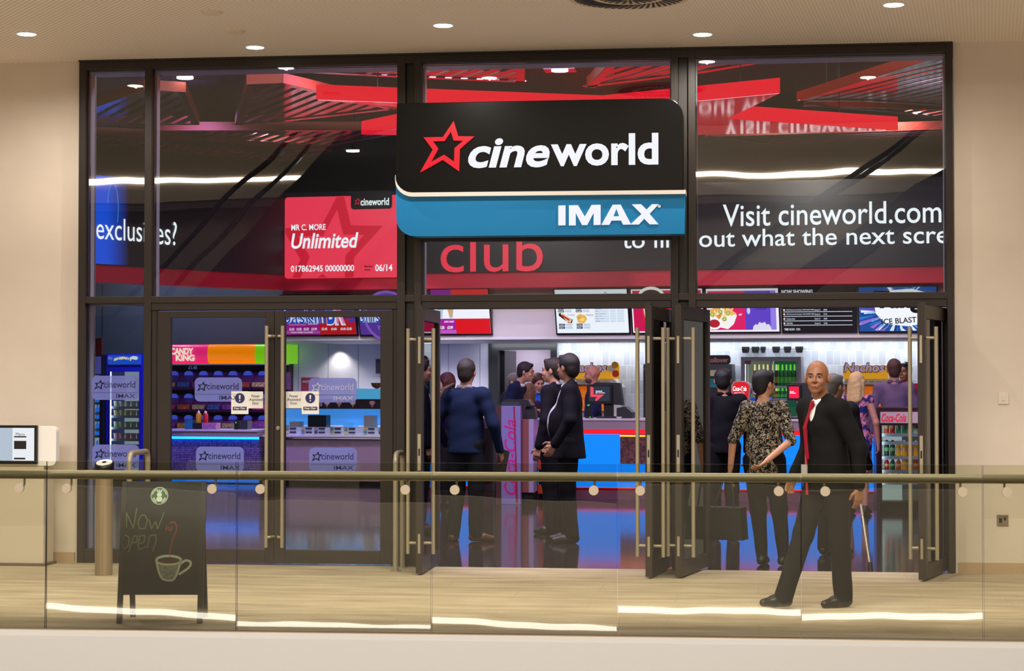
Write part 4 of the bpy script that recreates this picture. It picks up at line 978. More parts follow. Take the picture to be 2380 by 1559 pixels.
# ice cream display cabinet
s0, s1 = ix(618, 1.1), ix(962, 1.1)
t = Thing('ice_cream_cabinet', 'glass ice cream cabinet glowing blue with flavour labels', 'display cabinet', I, (s0, 1.1, zice))
ic = mat('cabinet_glow', '#80c0ff', .3, emit='#4aa0ff', es=.9); zt2 = iz(800, 950, 1.1); zlb = iz(800, 990, 1.1)
mb = MB(); mb.box(s0, s1, 1.1, 1.6, zice, zlb-.02, mat('label_rail', '#b8ccd6', .3)); t.part('label_rail', mb)
mb = MB(); mb.box(s0, s1, 1.55, 1.6, zlb, zt2, ic); t.part('lit_back', mb)
mb = MB(); mb.box(s0, s1, 1.12, 1.128, zlb, zt2, glass('case_glass', 1.5)); t.part('front_glass', mb)
mb = MB(); mb.box(s0, s1, 1.1, 1.6, zt2, zt2+.15, mat('fascia_brown', '#2a1a20', .5)); t.part('picture_fascia', mb)
random.seed(5)
for i, px in enumerate((668, 705, 735, 772, 805, 850, 885, 920)):
    x = ix(px, 1.09); mb = MB()
    for k, c in ((0, ['#7a9a6a', '#b8b070', '#9a8a90', '#50806a'][i % 4]), (1, ['#c8c080', '#708a98', '#444850', '#a0a868'][i % 4])):
        z = iz(800, 996+k*9, 1.09); mb.box(x-.03, x+.02, 1.088, 1.098, z-.022, z+.022, mat('flav%s' % c[1:], c, .5)); mb.box(x+.04, x+.14, 1.088, 1.098, z-.012, z+.014, mat('flavour_text', '#3c2c48', .5))
    t.part('flavour_label', mb)
for i, px in enumerate((760, 788, 820, 865, 900)):
    x = ix(px, 1.09); mb = MB(); z = zt2+.07
    mb.prism([(x-.035, z+.02), (x+.035, z+.02), (x, z-.05)], 1.09, 1.098, mat('cone_tan', '#c89a68', .6)); mb.prism([(x+.045*cos(a), z+.025+.03*sin(a)) for a in [k*pi/6 for k in range(12)]], 1.088, 1.097, mat(['cream_a', 'cream_b'][i % 2], ['#e8d8d0', '#d8a0a8'][i % 2], .5))
    t.part('sundae_picture', mb)
mb = MB(); mb.text('TRY A TREAT', (ix(735, 1.09), ix(750, 1.09), zt2+.04, zt2+.11), 1.088, M_white, bold=.02); t.part('fascia_text', mb)
for i, px in enumerate((690, 742, 815, 862)):
    x = ix(px, 1.4); w = .16 if i != 1 else .3
    mb = MB(); mb.box(x-w/2, x+w/2, 1.3, 1.5, zlb-.02, zlb+.06+.1*(i % 2), [M_white, mat('dark_till', '#26303c', .4), ic, M_white][i])
    solo('ice_tub', mb, I, ['white tub', 'dark boxed tub', 'blue tub', 'stacked white tub'][i]+' inside the ice cream cabinet, '+['left end', 'second from left', 'third from left', 'right end'][i], 'tub')
mb = MB(); x0, x1 = ix(830, 1.3), ix(890, 1.3); z = zt2+.15
mb.box(x0, x1, 1.25, 1.45, z, z+.16, emi('blue_case', '#58b8f0', .9)); solo('topping_case', mb, I, 'bright blue lit case on top of the ice cream cabinet', 'display case')
t = Thing('waffle_cone', 'waffle cone bowl on a stand at the ice cream cabinet', 'cone', I, (ix(876, 1.2), 1.2, z+.16)); mb = MB()
mb.lathe([(.02, 0), (.07, .03), (.095, .09), (.08, .085), (.05, .03)], (ix(876, 1.2), 1.2, z+.16), mat('cone_brown', '#8a5236', .6), 18); t.part('bowl', mb, smooth=True)
mb = MB(); a, b, c, d = TR(700, 877, 741, 912, 3.38); mb.box(a, b, 3.38, 3.395, c, d, mat('poster_pink', '#a83a5a', .5)); mb.text('HOT', (a+.03, a+.14, d-.09, d-.05), 3.376, M_white, bold=.02); solo('poster', mb, I, 'pink dessert poster on the white wall behind the ice cream', 'poster')
mb = MB(); a, b, c, d = TR(873, 834, 886, 868, 3.2); mb.box(a, b+.2, 3.2, 3.38, c, d, mat('tilt_box', '#1c1c3a', .5)); solo('wall_speaker', mb, I, 'small dark speaker on the white wall by the ice cream', 'speaker')
# ---------------------------------------------------------------- sweets stand
a0_, b0_ = ix(345, 3.0), ix(662, 3.0); zc0, zc1 = iz(500, 845, 2.6), iz(500, 800, 2.6)
t = Thing('sweets_stand', 'pick and mix sweets stand with pink orange green lit canopy', 'sweet dispenser', I, (a0_, 3.4, 0))
def canopy(px0, px1, col, nm):
    s0, s1 = ix(px0, 2.6), ix(px1, 2.6); mb = MB(); n = 8; R_ = (zc1-zc0)/2; zc = (zc0+zc1)/2
    P = [(2.7-.09*cos(a)-0, zc+R_*sin(a)) for a in [(-pi/2+pi*i/n) for i in range(n+1)]]+[(3.3, zc1), (3.3, zc0)]
    V = [(s0, y, z) for y, z in P]+[(s1, y, z) for y, z in P]; m = len(P)
    Fc = [(i, (i+1) % m, (i+1) % m+m, i+m) for i in range(m)]+[tuple(range(m)), tuple(range(m, 2*m))[::-1]]
    mb.add(V, Fc, mat(nm, col, .3, emit=col, es=.85)); return t.part('canopy', mb, smooth=True)
c1 = canopy(345, 481, '#f02878', 'canopy_pink'); c2 = canopy(481, 591, '#ff8a00', 'canopy_orange'); c3 = canopy(591, 657, '#7ccc10', 'canopy_green')
mb = MB(); q = emi('canopy_letters', '#fff6e0', 1.1); mb.text('CANDY', TR(396, 808, 449, 824, 2.58), 2.585, q, bold=.05); mb.text('KING', TR(408, 824, 452, 839, 2.58), 2.585, q, bold=.05); t.part('canopy_lettering', mb, c1)
mb = MB(); mb.box(a0_, b0_, 3.2, 3.4, .0, zc0, mat('stand_back', '#2a1428', .6)); t.part('back_panel', mb)
mb = MB(); mb.box(a0_, b0_, 2.55, 3.3, zc0-.02, zc0, M_white); t.part('canopy_edge', mb)
M_bin = mat('bin_purple', '#7a3a88', .25); M_lid = mat('scoop_lid', '#6a78d8', .4, emit='#3c50d8', es=.6); M_div = mat('bin_divider', '#7a1f48', .3, emit='#c0381c', es=.12)
fill = [mat('sweets_'+c, c, .5, noise=.6, nscale=45) for c in ('#d8543a', '#c83a70', '#e08a3a', '#8a3fb0', '#3b66c8', '#d8a890')]
rows = ((872, 905), (925, 957), (975, 1000)); k = 0
for ri, (yt, yb) in enumerate(rows):
    z1 = iz(500, yt-10, 2.8); z0 = iz(500, yb, 2.8)
    for i in range(9):
        s0 = ix(348+i*34.5, 2.8); s1 = ix(348+(i+1)*34.5-2, 2.8); mb = MB(); k += 1
        P = [(2.75, z0+.0), (2.68, z0+.06), (2.74, z0+.13), (3.0, z1-.02), (3.2, z1-.02), (3.2, z0)]; m = len(P)
        mb.add([(s0, y, z) for y, z in P]+[(s1, y, z) for y, z in P], [(j, (j+1) % m, (j+1) % m+m, j+m)[::-1] for j in range(m)]+[tuple(range(m))[::-1], tuple(range(m, 2*m))], M_bin)
        o = t.part('sweet_bin', mb)
        mb = MB(); mb.box(s0+.02, s1-.02, 2.66, 2.74, z0+.045, z0+.12, fill[(i*5+ri*2) % 6]); t.part('sweets', mb, o)
        mb = MB(); sm = (s0+s1)/2; mb.prism([(sm-.07, z1-.07), (sm+.07, z1-.07), (sm+.055, z1-.02), (sm+.02, z1), (sm-.02, z1), (sm-.055, z1-.02)], 2.86, 2.93, M_lid); t.part('scoop_lid', mb, o)
mb = MB(); mb.text('£1.45', TR(438, 850, 458, 858, 2.66), 2.66, emi('price_text', '#6a78d8', .6), bold=.02); t.part('price_label', mb)
# on the candy counter
def bottle(mb, x, y, z, h, r, m, cap, lab=None, n=14):
    mb.lathe([(r*.9, 0), (r, .01), (r, h*.55), (r*.85, h*.68), (r*.35, h*.86), (r*.33, h*.93)], (x, y, z), m, n); mb.lathe([(r*.4, h*.92), (r*.4, h)], (x, y, z), cap, n)
for px, c, nm in ((462, '#f0b018', 'yellow'), (478, '#d01820', 'red')):
    x = ix(px, 1.35); t = Thing('sauce_bottle', nm+' squeeze sauce bottle on the candy counter', 'bottle', I, (x, 1.35, zcand+.1))
    mb = MB(); mb.lathe([(.04, 0), (.043, .02), (.043, .12), (.035, .15)], (x, 1.35, zcand+.1), mat('sauce_'+nm, c, .35), 16); t.part('body', mb, smooth=True)
    mb = MB(); mb.lathe([(.02, .15), (.02, .175), (.006, .19)], (x, 1.35, zcand+.1), M_white, 12); t.part('cap', mb)
for x0, x1, c, lb, h in ((432, 450, '#1f6f94', 'teal leaflet box on the candy counter', .14), (452, 470, '#12141a', 'black box with white swirl on the candy counter', .17), (472, 505, '#a06a94', 'pink patterned box on the candy counter', .15), (547, 556, '#101410', 'small card reader with green light on the candy counter', .13), (562, 578, '#2c2c34', 'dark receipt printer on the candy counter', .14)):
    s0, s1 = ix(x0, 1.3), ix(x1, 1.3); z = zcand; nm = 'card_reader' if 'reader' in lb else ('receipt_printer' if 'printer' in lb else 'box')
    if x0 in (452, 472): h = .1
    t = Thing(nm, lb, nm.replace('_', ' '), I, ((s0+s1)/2, 1.35, z)); mb = MB(); mb.box(s0, s1, 1.25, 1.45, z, z+h, mat('cb'+c[1:], c, .4, noise=.3 if c == '#a06a94' else 0, nscale=40)); t.part('body', mb, bevel=.006)
    if 'reader' in lb: mb = MB(); mb.box((s0+s1)/2-.008, (s0+s1)/2+.008, 1.244, 1.25, z+h-.03, z+h-.015, emi('green_led', '#30ff50', 2)); t.part('indicator', mb)
# ---------------------------------------------------------------- left fridges
def fridge(px0, px1, y0, y1, o, dep, fr, label, cabc, head, shelves, name='display_fridge', hz=None, glow='#cfe8f0', gs=.8, doors=1, header=None):
    s0, s1, z0, z1 = fr.r(px0, y0, px1, y1, o); z0 = 0 if hz is None else hz; t = Thing(name, label, 'fridge', fr, ((s0+s1)/2, o, z0))
    cm = mat('cab'+cabc[1:], cabc, .35); T = .05; hh = z1-head
    mb = MB(); mb.box(s0, s0+T, o, o+dep, z0, z1, cm); mb.box(s1-T, s1, o, o+dep, z0, z1, cm); mb.box(s0+T, s1-T, o, o+dep, z1-.03, z1, cm); mb.box(s0+T, s1-T, o+dep-.04, o+dep, z0, z1-.03, mat('fridge_inside_glow', '#c8ccd0', .5, emit='#9fb8c0', es=.6)); t.part('cabinet', mb, bevel=.004)  # back panel emission is added to brighten the fridge interior
    zb = z0+(.1 if hz is None else .03)
    mb = MB(); mb.box(s0+T, s1-T, o, o+dep-.04, z0, zb, M_black); t.part('base_grille', mb)
    if head: mb = MB(); mb.box(s0+T, s1-T, o-.01, o+.1, hh, z1-.03, header or cm); t.part('header_sign', mb)
    mb = MB(); mb.box(s0+T, s0+T+.02, o+.02, o+.04, zb, hh, emi('fridge_tube', '#dff2ff', 7.0)); t.part('light_tube', mb)
    for z in shelves:
        mb = MB(); mb.box(s0+T+.02, s1-T, o+.06, o+dep-.05, z-.012, z, M_white); mb.box(s0+T+.02, s1-T, o+.05, o+.06, z-.035, z+.005, mat('shelf_lip', '#aebac4', .4)); t.part('shelf', mb)
    for d in range(doors):
        a = s0+T+(s1-s0-2*T)*d/doors; b = s0+T+(s1-s0-2*T)*(d+1)/doors
        mb = MB(); w = .018; dm = mat('door_rim'+cabc[1:], cabc, .3)
        for q in ((a, a+w, zb, hh), (b-w, b, zb, hh), (a+w, b-w, zb, zb+w), (a+w, b-w, hh-w, hh)): mb.box(q[0], q[1], o-.012, o+.01, q[2], q[3], dm)
        dd = t.part('door', mb); mb = MB(); mb.box(a+w, b-w, o-.004, o+.002, zb+w, hh-w, glass('case_glass', 1.5)); t.part('door_glass', mb, dd)
    return t, s0+T, s1-T, zb, hh
zI = lambda y: iz(290, y, .5)
ft, fa, fb, fz0, fz1 = fridge(246, 333, 822, 1140, .5, .6, I, 'tall blue ice cream freezer with lit header, seen through lower left window', '#2a2ec0', .26, [zI(v) for v in (945, 966, 993, 1020, 1046, 1075, 1100)])
mb = MB(); a, b, c, d = TR(252, 825, 328, 847, .49); mb.box(a, b, .47, .49, c, d, emi('header_blue', '#1f56e0', .95)); ft.part('header_face', mb)
mb = MB(); yw = emi('header_yellow', '#fff0b0', 1.0)
V, Fc, bb = text_mesh("BEN&JERRY'S", .05)
x0_, x1_, z0_, z1_ = TR(266, 829, 306, 839, .48); V2 = []
for x, y in V:
    u = (x-bb[0])/(bb[2]-bb[0]); v = (y-bb[1])/(bb[3]-bb[1]); V2.append((x0_+(x1_-x0_)*u, .465, z0_+(z1_-z0_)*(v*.75)+.03*sin(pi*u)-.01))
mb.add(V2, Fc, yw)
for cx_, cy_, rr in ((256, 832, .022), (259, 833, .018), (311, 831, .026), (316, 832, .028), (307, 832, .02)):
    x, z = I.sz(cx_, cy_, .48); mb.prism([(x+rr*1.4*cos(k*pi/6), z+rr*sin(k*pi/6)) for k in range(12)], .462, .466, M_white if cx_ < 300 else emi('cloud', '#eef4ff', .9))
ft.part('header_lettering', mb)
random.seed(11)
for si, y in enumerate((945, 966, 993, 1020, 1046, 1075)):
    for k in range(5):
        x = fa+.07+(fb-fa-.12)*k/4.2; z = zI(y); c = [('#d8d8c8', 'pale'), ('#d6d2a0', 'cream'), ('#b8d0a0', 'green'), ('#d8a8a8', 'pink'), ('#c8c060', 'yellow'), ('#c06a60', 'red')][si]
        mb = MB(); h = .075; mb.lathe([(.036, 0), (.043, h), (.045, h), (.045, h+.012)], (x, .62, z), mat('tub_'+c[1], c[0], .5), 12)
        solo('ice_cream_tub', mb, I, c[1]+' ice cream tub on '+['top', 'second', 'third', 'fourth', 'fifth', 'sixth'][si]+' shelf of the tall blue freezer', 'ice cream tub', 'ice cream tubs in the blue freezer')
zS = [iz(222, v, .45) for v in (893, 935, 974, 1012, 1060, 1100)]
ft, fa, fb, fz0, fz1 = fridge(150, 241, 824, 1140, .45, .6, I, 'tall drinks fridge of blue water bottles at left window edge', '#23262e', .3, zS, header=mat('cool_head', '#8a92b8', .4))
for si, z in enumerate(zS[:5]):
    for k in range(5):
        x = fb-.05-k*.078; red = (si == 1 and k == 3)
        t = Thing('water_bottle', ('red and white' if red else 'clear blue')+' water bottle on '+['top', 'second', 'third', 'fourth', 'fifth'][si]+' shelf of the drinks fridge at far left', 'bottle', I, (x, .6, z), 'bottles in the left drinks fridge')
        mb = MB(); mb.lathe([(.03, 0), (.034, .01), (.032, .1), (.034, .15), (.014, .2), (.013, .215)], (x, .6, z), mat('bottle_blue_glow', '#3f8fe0', .2, emit='#2a78e8', es=.75), 12); t.part('body', mb, smooth=True)  # body emission imitates fridge light on the bottles
        mb = MB(); mb.lathe([(.0345, .06), (.0345, .11)], (x, .6, z), mat('label_red' if red else 'label_pale', '#c82034' if red else '#cfe2f6', .4), 12); t.part('label', mb)
        mb = MB(); mb.lathe([(.015, .213), (.015, .235)], (x, .6, z), M_white, 10); t.part('cap', mb)
mb = MB(); a, b, c, d = IW.r(204, 786, 236, 828, 2.0); mb.box(a-.4, b, 2.0, 2.03, c, d, mat('red_poster', '#a01830', .5)); mb.tube([(a-.4, 2.02, d), (a-.4, 2.02, 5.3)], .006, M_black, 5); mb.tube([(b, 2.02, d), (b, 2.02, 5.3)], .006, M_black, 5); solo('hanging_sign', mb, I, 'dark red hanging sign above the drinks fridge at far left', 'sign')
# ---------------------------------------------------------------- back counter and its machines
BC = 2.75; zbc = 1.0
t = Thing('back_counter', 'pale worktop along the tiled back wall carrying the food machines', 'counter', I, (dR+.1, BC, 0))
mb = MB(); mb.box(dR+.1, sE-.3, BC+.03, BO-.01, 0, zbc-.04, M_mauve); t.part('carcass', mb)
mb = MB(); mb.box(dR+.1, sE-.3, BC, BO-.01, zbc-.04, zbc, M_ctop); t.part('worktop', mb)
M_yel = mat('nacho_yellow', '#f2b41c', .4, emit='#f0a810', es=.35); M_brn = mat('nacho_brown', '#5a1c1e', .5); M_lil = mat('nacho_letters', '#cbb6cf', .4, emit='#b8a4bc', es=.3)
M_st = mat('machine_steel', '#b9b6b8', .3, metal=.7); M_gl = mat('machine_glow', '#ff9a30', .4, col2='#3a1408', emit='#ff7a10', es=.45, noise=.5, nscale=14)
def nachos(px0, px1, label, dots):
    s0, s1 = ix(px0, BC), ix(px1, BC); o = BC+.05; t = Thing('nacho_warmer', label, 'nacho cabinet', I, ((s0+s1)/2, o, zbc))
    z = lambda y: iz((px0+px1)/2, y, o)
    mb = MB(); mb.box(s0, s1, o+.42, o+.5, zbc, z(880), M_st); mb.box(s0, s0+.03, o, o+.42, zbc, z(892), M_st); mb.box(s1-.03, s1, o, o+.42, zbc, z(892), M_st); mb.box(s0, s1, o, o+.42, zbc, zbc+.04, M_st); t.part('casing', mb)
    mb = MB(); mb.prism([(s1-.02, zbc), (s1+.16, zbc), (s1+.16, z(900)), (s1+.02, z(880)), (s1-.02, z(880))], o+.05, o+.45, mat('side_cream', '#d8d2cc', .4)); t.part('side_cover', mb)
    mb = MB(); mb.box(s0+.06, s1-.06, o+.28, o+.41, zbc+.12, z(898), M_gl); t.part('lit_nachos', mb)
    mb = MB(); mb.box(s0, s1, o-.02, o+.42, z(893), z(889), M_st); t.part('tray_shelf', mb)
    for i in range(int((s1-s0)/.12)):
        x = s0+.07+i*.12; m = MB(); m.lathe([(.03, 0), (.052, .028), (.05, .03), (.028, .006)], (x, o+.08, z(889)), mat('tray_cream', '#f0dcb0', .5), 14); t.part('tray', m)
    mb = MB(); mb.box(s0, s1, o+.1, o+.13, z(880), z(849), M_yel)
    if dots: mb.prism([(s1-.02, z(880)), (s1+.12, z(880)), (s1+.12, z(850)), (s1+.1, z(843)), (s1+.02, z(843)), (s1-.02, z(850))], o+.1, o+.13, M_yel)
    b = t.part('backboard', mb)
    R2 = TR(px0+2, 842, px1-6, 866, o+.1); mb = MB()
    mb.text('Nachos', (R2[0], R2[1], R2[2], R2[3]), o+.09, M_brn, bold=.07, shear=.15); mb.text('Nachos', (R2[0]+.015, R2[1]-.015, R2[2]+.012, R2[3]-.012), o+.082, M_lil, bold=.03, shear=.15); t.part('lettering', mb, b)
    mb = MB()
    if dots:
        for cx_, cy_, c in ((s1+.05, z(848), '#e8a010'), (s1-.01, z(857), '#e8d8c0'), (s1+.06, z(868), '#d83a1c')):
            mb.prism([(cx_+.055*cos(k*pi/8), cy_+.055*sin(k*pi/8)) for k in range(16)], o+.088, o+.094, mat('dot'+c[1:], c, .5))
        t.part('round_badges', mb, b)
nachos(1322, 1418, 'yellow nachos warmer with round badges behind the bald server', True)
nachos(1958, 2064, 'yellow nachos warmer behind the blonde woman', False)
def vend(px0, px1, ytop, label, word):
    s0, s1 = ix(px0, BC), ix(px1, BC); o = BC+.05; z = lambda y: iz((px0+px1)/2, y, o); t = Thing('hot_dog_machine', label, 'hot dog machine', I, ((s0+s1)/2, o, zbc)); w = s1-s0
    mb = MB(); mb.prism([(s0, zbc), (s1, zbc), (s1, z(862)), (s0, z(862))], o, o+.45, mat('machine_dark', '#1c1c22', .35)); t.part('casing', mb)
    mb = MB(); mb.prism(rrect(s0+.03, s1-.03, z(846), z(ytop), .05), o+.05, o+.12, mat('sign_brown', '#2a1016', .4)); b = t.part('top_sign', mb)
    mb = MB(); R2 = (s0+.06, s1-.06, z(842), z(ytop+6))
    if word: mb.text(word, (R2[0]-.02, R2[1]+.02, R2[2]-.01, R2[3]+.01), o+.045, mat('word_red', '#a0322c', .4), bold=.1, shear=.15); mb.text(word, R2, o+.038, mat('word_pale', '#d8b8b4', .4), bold=.02, shear=.15)
    else: mb.box(R2[0], R2[1], o+.04, o+.05, R2[2], R2[3], mat('sign_cream', '#e0b8a4', .5, emit='#e0a890', es=.4))
    t.part('sign_face', mb, b)
    mb = MB(); mb.box(s0+.03, s1-.03, o-.005, o, z(874), z(860), emi('mach_win', '#b8a890', .5)); t.part('lit_window', mb)
    mb = MB(); mb.box(s0+.05, s1-.05, o-.01, o, z(900), z(878), mat('teal_front', '#1c8494', .4)); t.part('teal_panel', mb)
    mb = MB(); mb.box(s0+.05, s1-.1, o-.01, o, z(962), z(915), mat('poster_blue', '#1a2c6a', .4)); t.part('poster', mb)
    mb = MB(); mb.box(s0, s1, o+.0, o+.4, z(862), z(846), mat('machine_grey', '#5a5a60', .4)); t.part('upper_box', mb)
vend(1494, 1556, 820, 'dark hot dog machine with cream sign seen between the open leaves', '')
vend(1632, 1700, 825, 'dark machine with rollover lettering behind the man in black', 'Rollover')
# bottle fridge with two doors
zF = [iz(1790, v, BC+.1) for v in (897, 926)]
ft, fa, fb, fz0, fz1 = fridge(1722, 1862, 829, 1000, BC+.04, .5, I, 'grey two-door bottle fridge on back counter behind the patterned blouse', '#8f8790', .05, [zF[0], zF[1]], hz=zbc, doors=2)
mb = MB(); mb.box(fa+.02, (fa+fb)/2-.01, BC+.42, BC+.46, fz0, fz1, emi('fr_glow', '#d8e0b0', .14)); mb.box((fa+fb)/2+.01, fb-.01, BC+.42, BC+.46, fz0, fz1, emi('fr_glow2', '#30b070', .16)); ft.part('lit_lining', mb)
for k in range(6):
    for side in (0, 1):
        x = (fa+.15+k*.066) if side == 0 else ((fa+fb)/2+.1+k*.062)
        if side == 1 and k > 4: continue
        for row in (0, 1):
            z = zF[row]; h = .335 if row == 0 else .16
            g = ('brown' if row == 0 else 'amber') if side == 0 else 'green'
            t = Thing('drink_bottle', g+(' bottle with pale neck' if side == 0 else ' bottle with bright neck')+(' on upper shelf' if row == 0 else ' on lower shelf')+(' of left' if side == 0 else ' of right')+' door of grey fridge', 'bottle', I, (x, BC+.2, z), 'bottles in the grey two-door fridge')
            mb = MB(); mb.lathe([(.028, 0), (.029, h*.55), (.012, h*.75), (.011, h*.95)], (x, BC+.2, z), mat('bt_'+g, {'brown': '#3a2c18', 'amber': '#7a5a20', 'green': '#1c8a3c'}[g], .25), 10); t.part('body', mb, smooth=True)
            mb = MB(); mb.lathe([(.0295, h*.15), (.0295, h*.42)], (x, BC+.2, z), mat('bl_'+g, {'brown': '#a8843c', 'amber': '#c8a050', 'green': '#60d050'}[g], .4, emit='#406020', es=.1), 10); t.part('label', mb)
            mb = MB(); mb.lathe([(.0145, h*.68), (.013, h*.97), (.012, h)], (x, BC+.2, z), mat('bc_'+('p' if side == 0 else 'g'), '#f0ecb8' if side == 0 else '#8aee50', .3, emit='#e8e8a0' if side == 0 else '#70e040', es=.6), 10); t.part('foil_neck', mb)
mb = MB(); a, b, c, d = TR(1731, 838, 1745, 846, BC); mb.box(a, b, BC+.015, BC+.028, c, d, mat('peroni', '#1c1c30', .4)); mb.text('PERONI', (a+.005, b-.005, c+.015, d-.015), BC+.012, mat('tag_red', '#c04a50', .4), bold=.02); ft.part('brand_sticker', mb).name = 'door_sticker'
# cups above
q = 0
for px in (1730, 1736, 1753, 1759, 1774, 1801, 1807, 1828, 1833, 1855, 1861):
    x = ix(px, 3.3); z = iz(1790, 820, 3.3); t = Thing('black_cup', 'black cup hung on the tiled wall above the grey bottle fridge', 'cup', I, (x, 3.3, z), 'black cups on the tiled wall')
    mb = MB(); mb.lathe([(.022, 0), (.03, .01), (.042, .06), (.042, .1), (.038, .1)], (x, 3.3, z), M_black, 14); t.part('body', mb, smooth=True)
    mb = MB(); mb.box(x-.008, x+.008, 3.34, 3.4, z+.06, z+.075, M_black); t.part('hook', mb)
# ---------------------------------------------------------------- tills, coke towers on the serving counter
M_coke = mat('coke_red', '#c80a18', .3, emit='#e00c1c', es=.35)
def script_text(mb, word, rect, o, m): mb.text(word, rect, o, m, bold=.015, shear=.35)
def till(px0, px1, y0, y1, o, label, face, logo, back=None):
    s0, s1, z0, z1 = TR(px0, y0, px1, y1, o); t = Thing('till', label, 'till', I, ((s0+s1)/2, o+.1, CT))
    mb = MB(); xm = (s0+s1)/2+.1; mb.box(xm-.05, xm+.07, o+.06, o+.16, CT+.02, z0+.02, M_black); t.part('stand', mb)
    mb = MB(); mb.box(xm-.14, xm+.16, o-.0, o+.25, CT, CT+.025, M_black); t.part('base', mb, bevel=.005)
    mb = MB(); mb.box(s0, s1, o, o+.03, z0, z1, M_black); sc = t.part('customer_display', mb, bevel=.004)
    mb = MB(); mb.box(s0+.03, s1-.03, o-.003, o, z0+.035, z1-.03, face); w = s1-s0; h = z1-z0
    if logo == 'L':
        f = lambda a, b: (s0+w*a, z0+h*b)
        mb.prism([f(.15, .9), f(.27, .83), f(.27, .48), f(.7, .48), f(.38, .13), f(.33, .2), f(.42, .35), f(.15, .35)], o-.006, o-.004, mat('logo_l', '#d8404c', .4, emit='#d8404c', es=.7))
        mb.text('WELCOME AND', (s0+w*.35, s0+w*.62, z0+h*.62, z0+h*.67), o-.007, M_lw, bold=.03); mb.text('ENJOY YOUR MOVIE', (s0+w*.35, s0+w*.72, z0+h*.53, z0+h*.58), o-.007, M_lw, bold=.03)
    else:
        mb.text('AND FEEL', (s0+w*.2, s0+w*.5, z0+h*.52, z0+h*.58), o-.007, M_lw, bold=.03); mb.text('OF YOUR MOVIE', (s0+w*.2, s0+w*.62, z0+h*.43, z0+h*.49), o-.007, M_lw, bold=.03)
    t.part('lit_display', mb, sc)
    mb = MB(); mb.prism([(s0+w*.3, z0+.0), (s1+.14, z0-.02), (s1+.1, z1+.02), (s0+w*.3, z1+.03)], o+.06, o+.2, mat('till_shell', '#26262a', .35)); t.part('staff_screen', mb, bevel=.006)
    return t
till(1364, 1422, 893, 938, CF+.1, 'black till showing a red angular logo on dark screen', mat('till_face', '#1c2430', .3, emit='#27303e', es=.6), 'L')
till(1829, 1862, 893, 931, CF+.1, 'till with bright red screen beside the patterned blouse', mat('till_red', '#c80a30', .3, emit='#d8083a', es=.9), 'R')
for px, lb in ((1446, 'dark receipt printer beside the till with the red angular logo'),):
    x = ix(px-10, CF+.2); mb = MB(); mb.prism([(x-.0, CT), (x+.21, CT), (x+.21, CT+.08), (x+.12, CT+.16), (x, CT+.14)], CF+.1, CF+.35, mat('printer_black', '#202024', .4)); solo('receipt_printer', mb, I, lb, 'printer', bevel=.006)
x = ix(1370, CF+.1); t = Thing('card_reader', 'black card reader with green lights beside the till', 'card reader', I, (x, CF+.1, CT)); mb = MB(); mb.box(x-.05, x+.04, CF+.06, CF+.18, CT, CT+.03, M_black); t.part('base', mb)
mb = MB(); mb.box(x-.035, x+.035, CF+.1, CF+.13, CT+.03, CT+.2, M_black); t.part('keypad', mb, bevel=.006); mb = MB(); mb.box(x-.03, x+.0, CF+.095, CF+.1, CT+.17, CT+.18, emi('green_led', '#30ff50', 2)); mb.box(x+.01, x+.02, CF+.054, CF+.06, CT+.01, CT+.02, emi('green_led', '#30ff50', 2)); t.part('indicator', mb)
for i, px in enumerate((1454, 1462, 1470)):
    x = ix(px-14, CF+.15); mb = MB(); mb.lathe([(.03, 0), (.045, .012), (.045, .02)], (x, CF+.12+.03*i, CT), M_white, 12); solo('lid_stack', mb, I, 'small white lid pile on the counter right of the printer', 'lid', 'white lids on the counter')
def coke_tower(px0, px1, y0, y1, o, label, side=None):
    s0, s1, z0, z1 = TR(px0, y0, px1, y1, o); t = Thing('drink_dispenser', label, 'drink dispenser', I, ((s0+s1)/2, o, CT)); w = s1-s0; h = z1-z0
    P = [(s0+w*.02, z0), (s0+w*.82, z0), (s0+w*.9, z0+h*.3), (s1, z1-.05), (s1-.05, z1-.01), (s0+w*.5, z1), (s0+.03, z1-.01), (s0, z1-.06), (s0+.0, z0+h*.35)]
    mb = MB(); mb.prism(P, o+.03, o+.2, M_st); t.part('chrome_body', mb)
    mb = MB(); mb.prism([(s0+.02+(a-s0)*.86, z0+.015+(b-z0)*.94) for a, b in P], o, o+.03, M_coke); f = t.part('red_face', mb)
    mb = MB(); mb.text('Coca-Cola', (s0+w*.1, s0+w*.8, z0+h*.68, z0+h*.83), o-.004, M_lw, bold=.012, shear=.3); mb.text('TASTE THE FEELING', (s0+w*.16, s0+w*.7, z0+h*.6, z0+h*.63), o-.004, M_lw)
    x = s0+w*.6; mb.lathe([(.026, 0), (.03, .1), (.022, .16), (.012, .25), (.012, .28)], (0, 0, 0), mat('bottle_print', '#d88a70', .4), 10); n = 50
    for i in range(len(mb.v)-n, len(mb.v)): v = mb.v[i]; mb.v[i] = (x+v[0], o-.004+v[1]*.05, z0+h*.12+v[2])
    t.part('face_print', mb, f)
    mb = MB(); mb.box(s0+w*.2, s0+w*.75, o+.04, o+.18, CT, z0, M_black); t.part('pedestal', mb)
    return t
coke_tower(1699, 1744, 885, 958, CF+.2, 'red and white lettered drink dispenser between the man in black and patterned blouse')
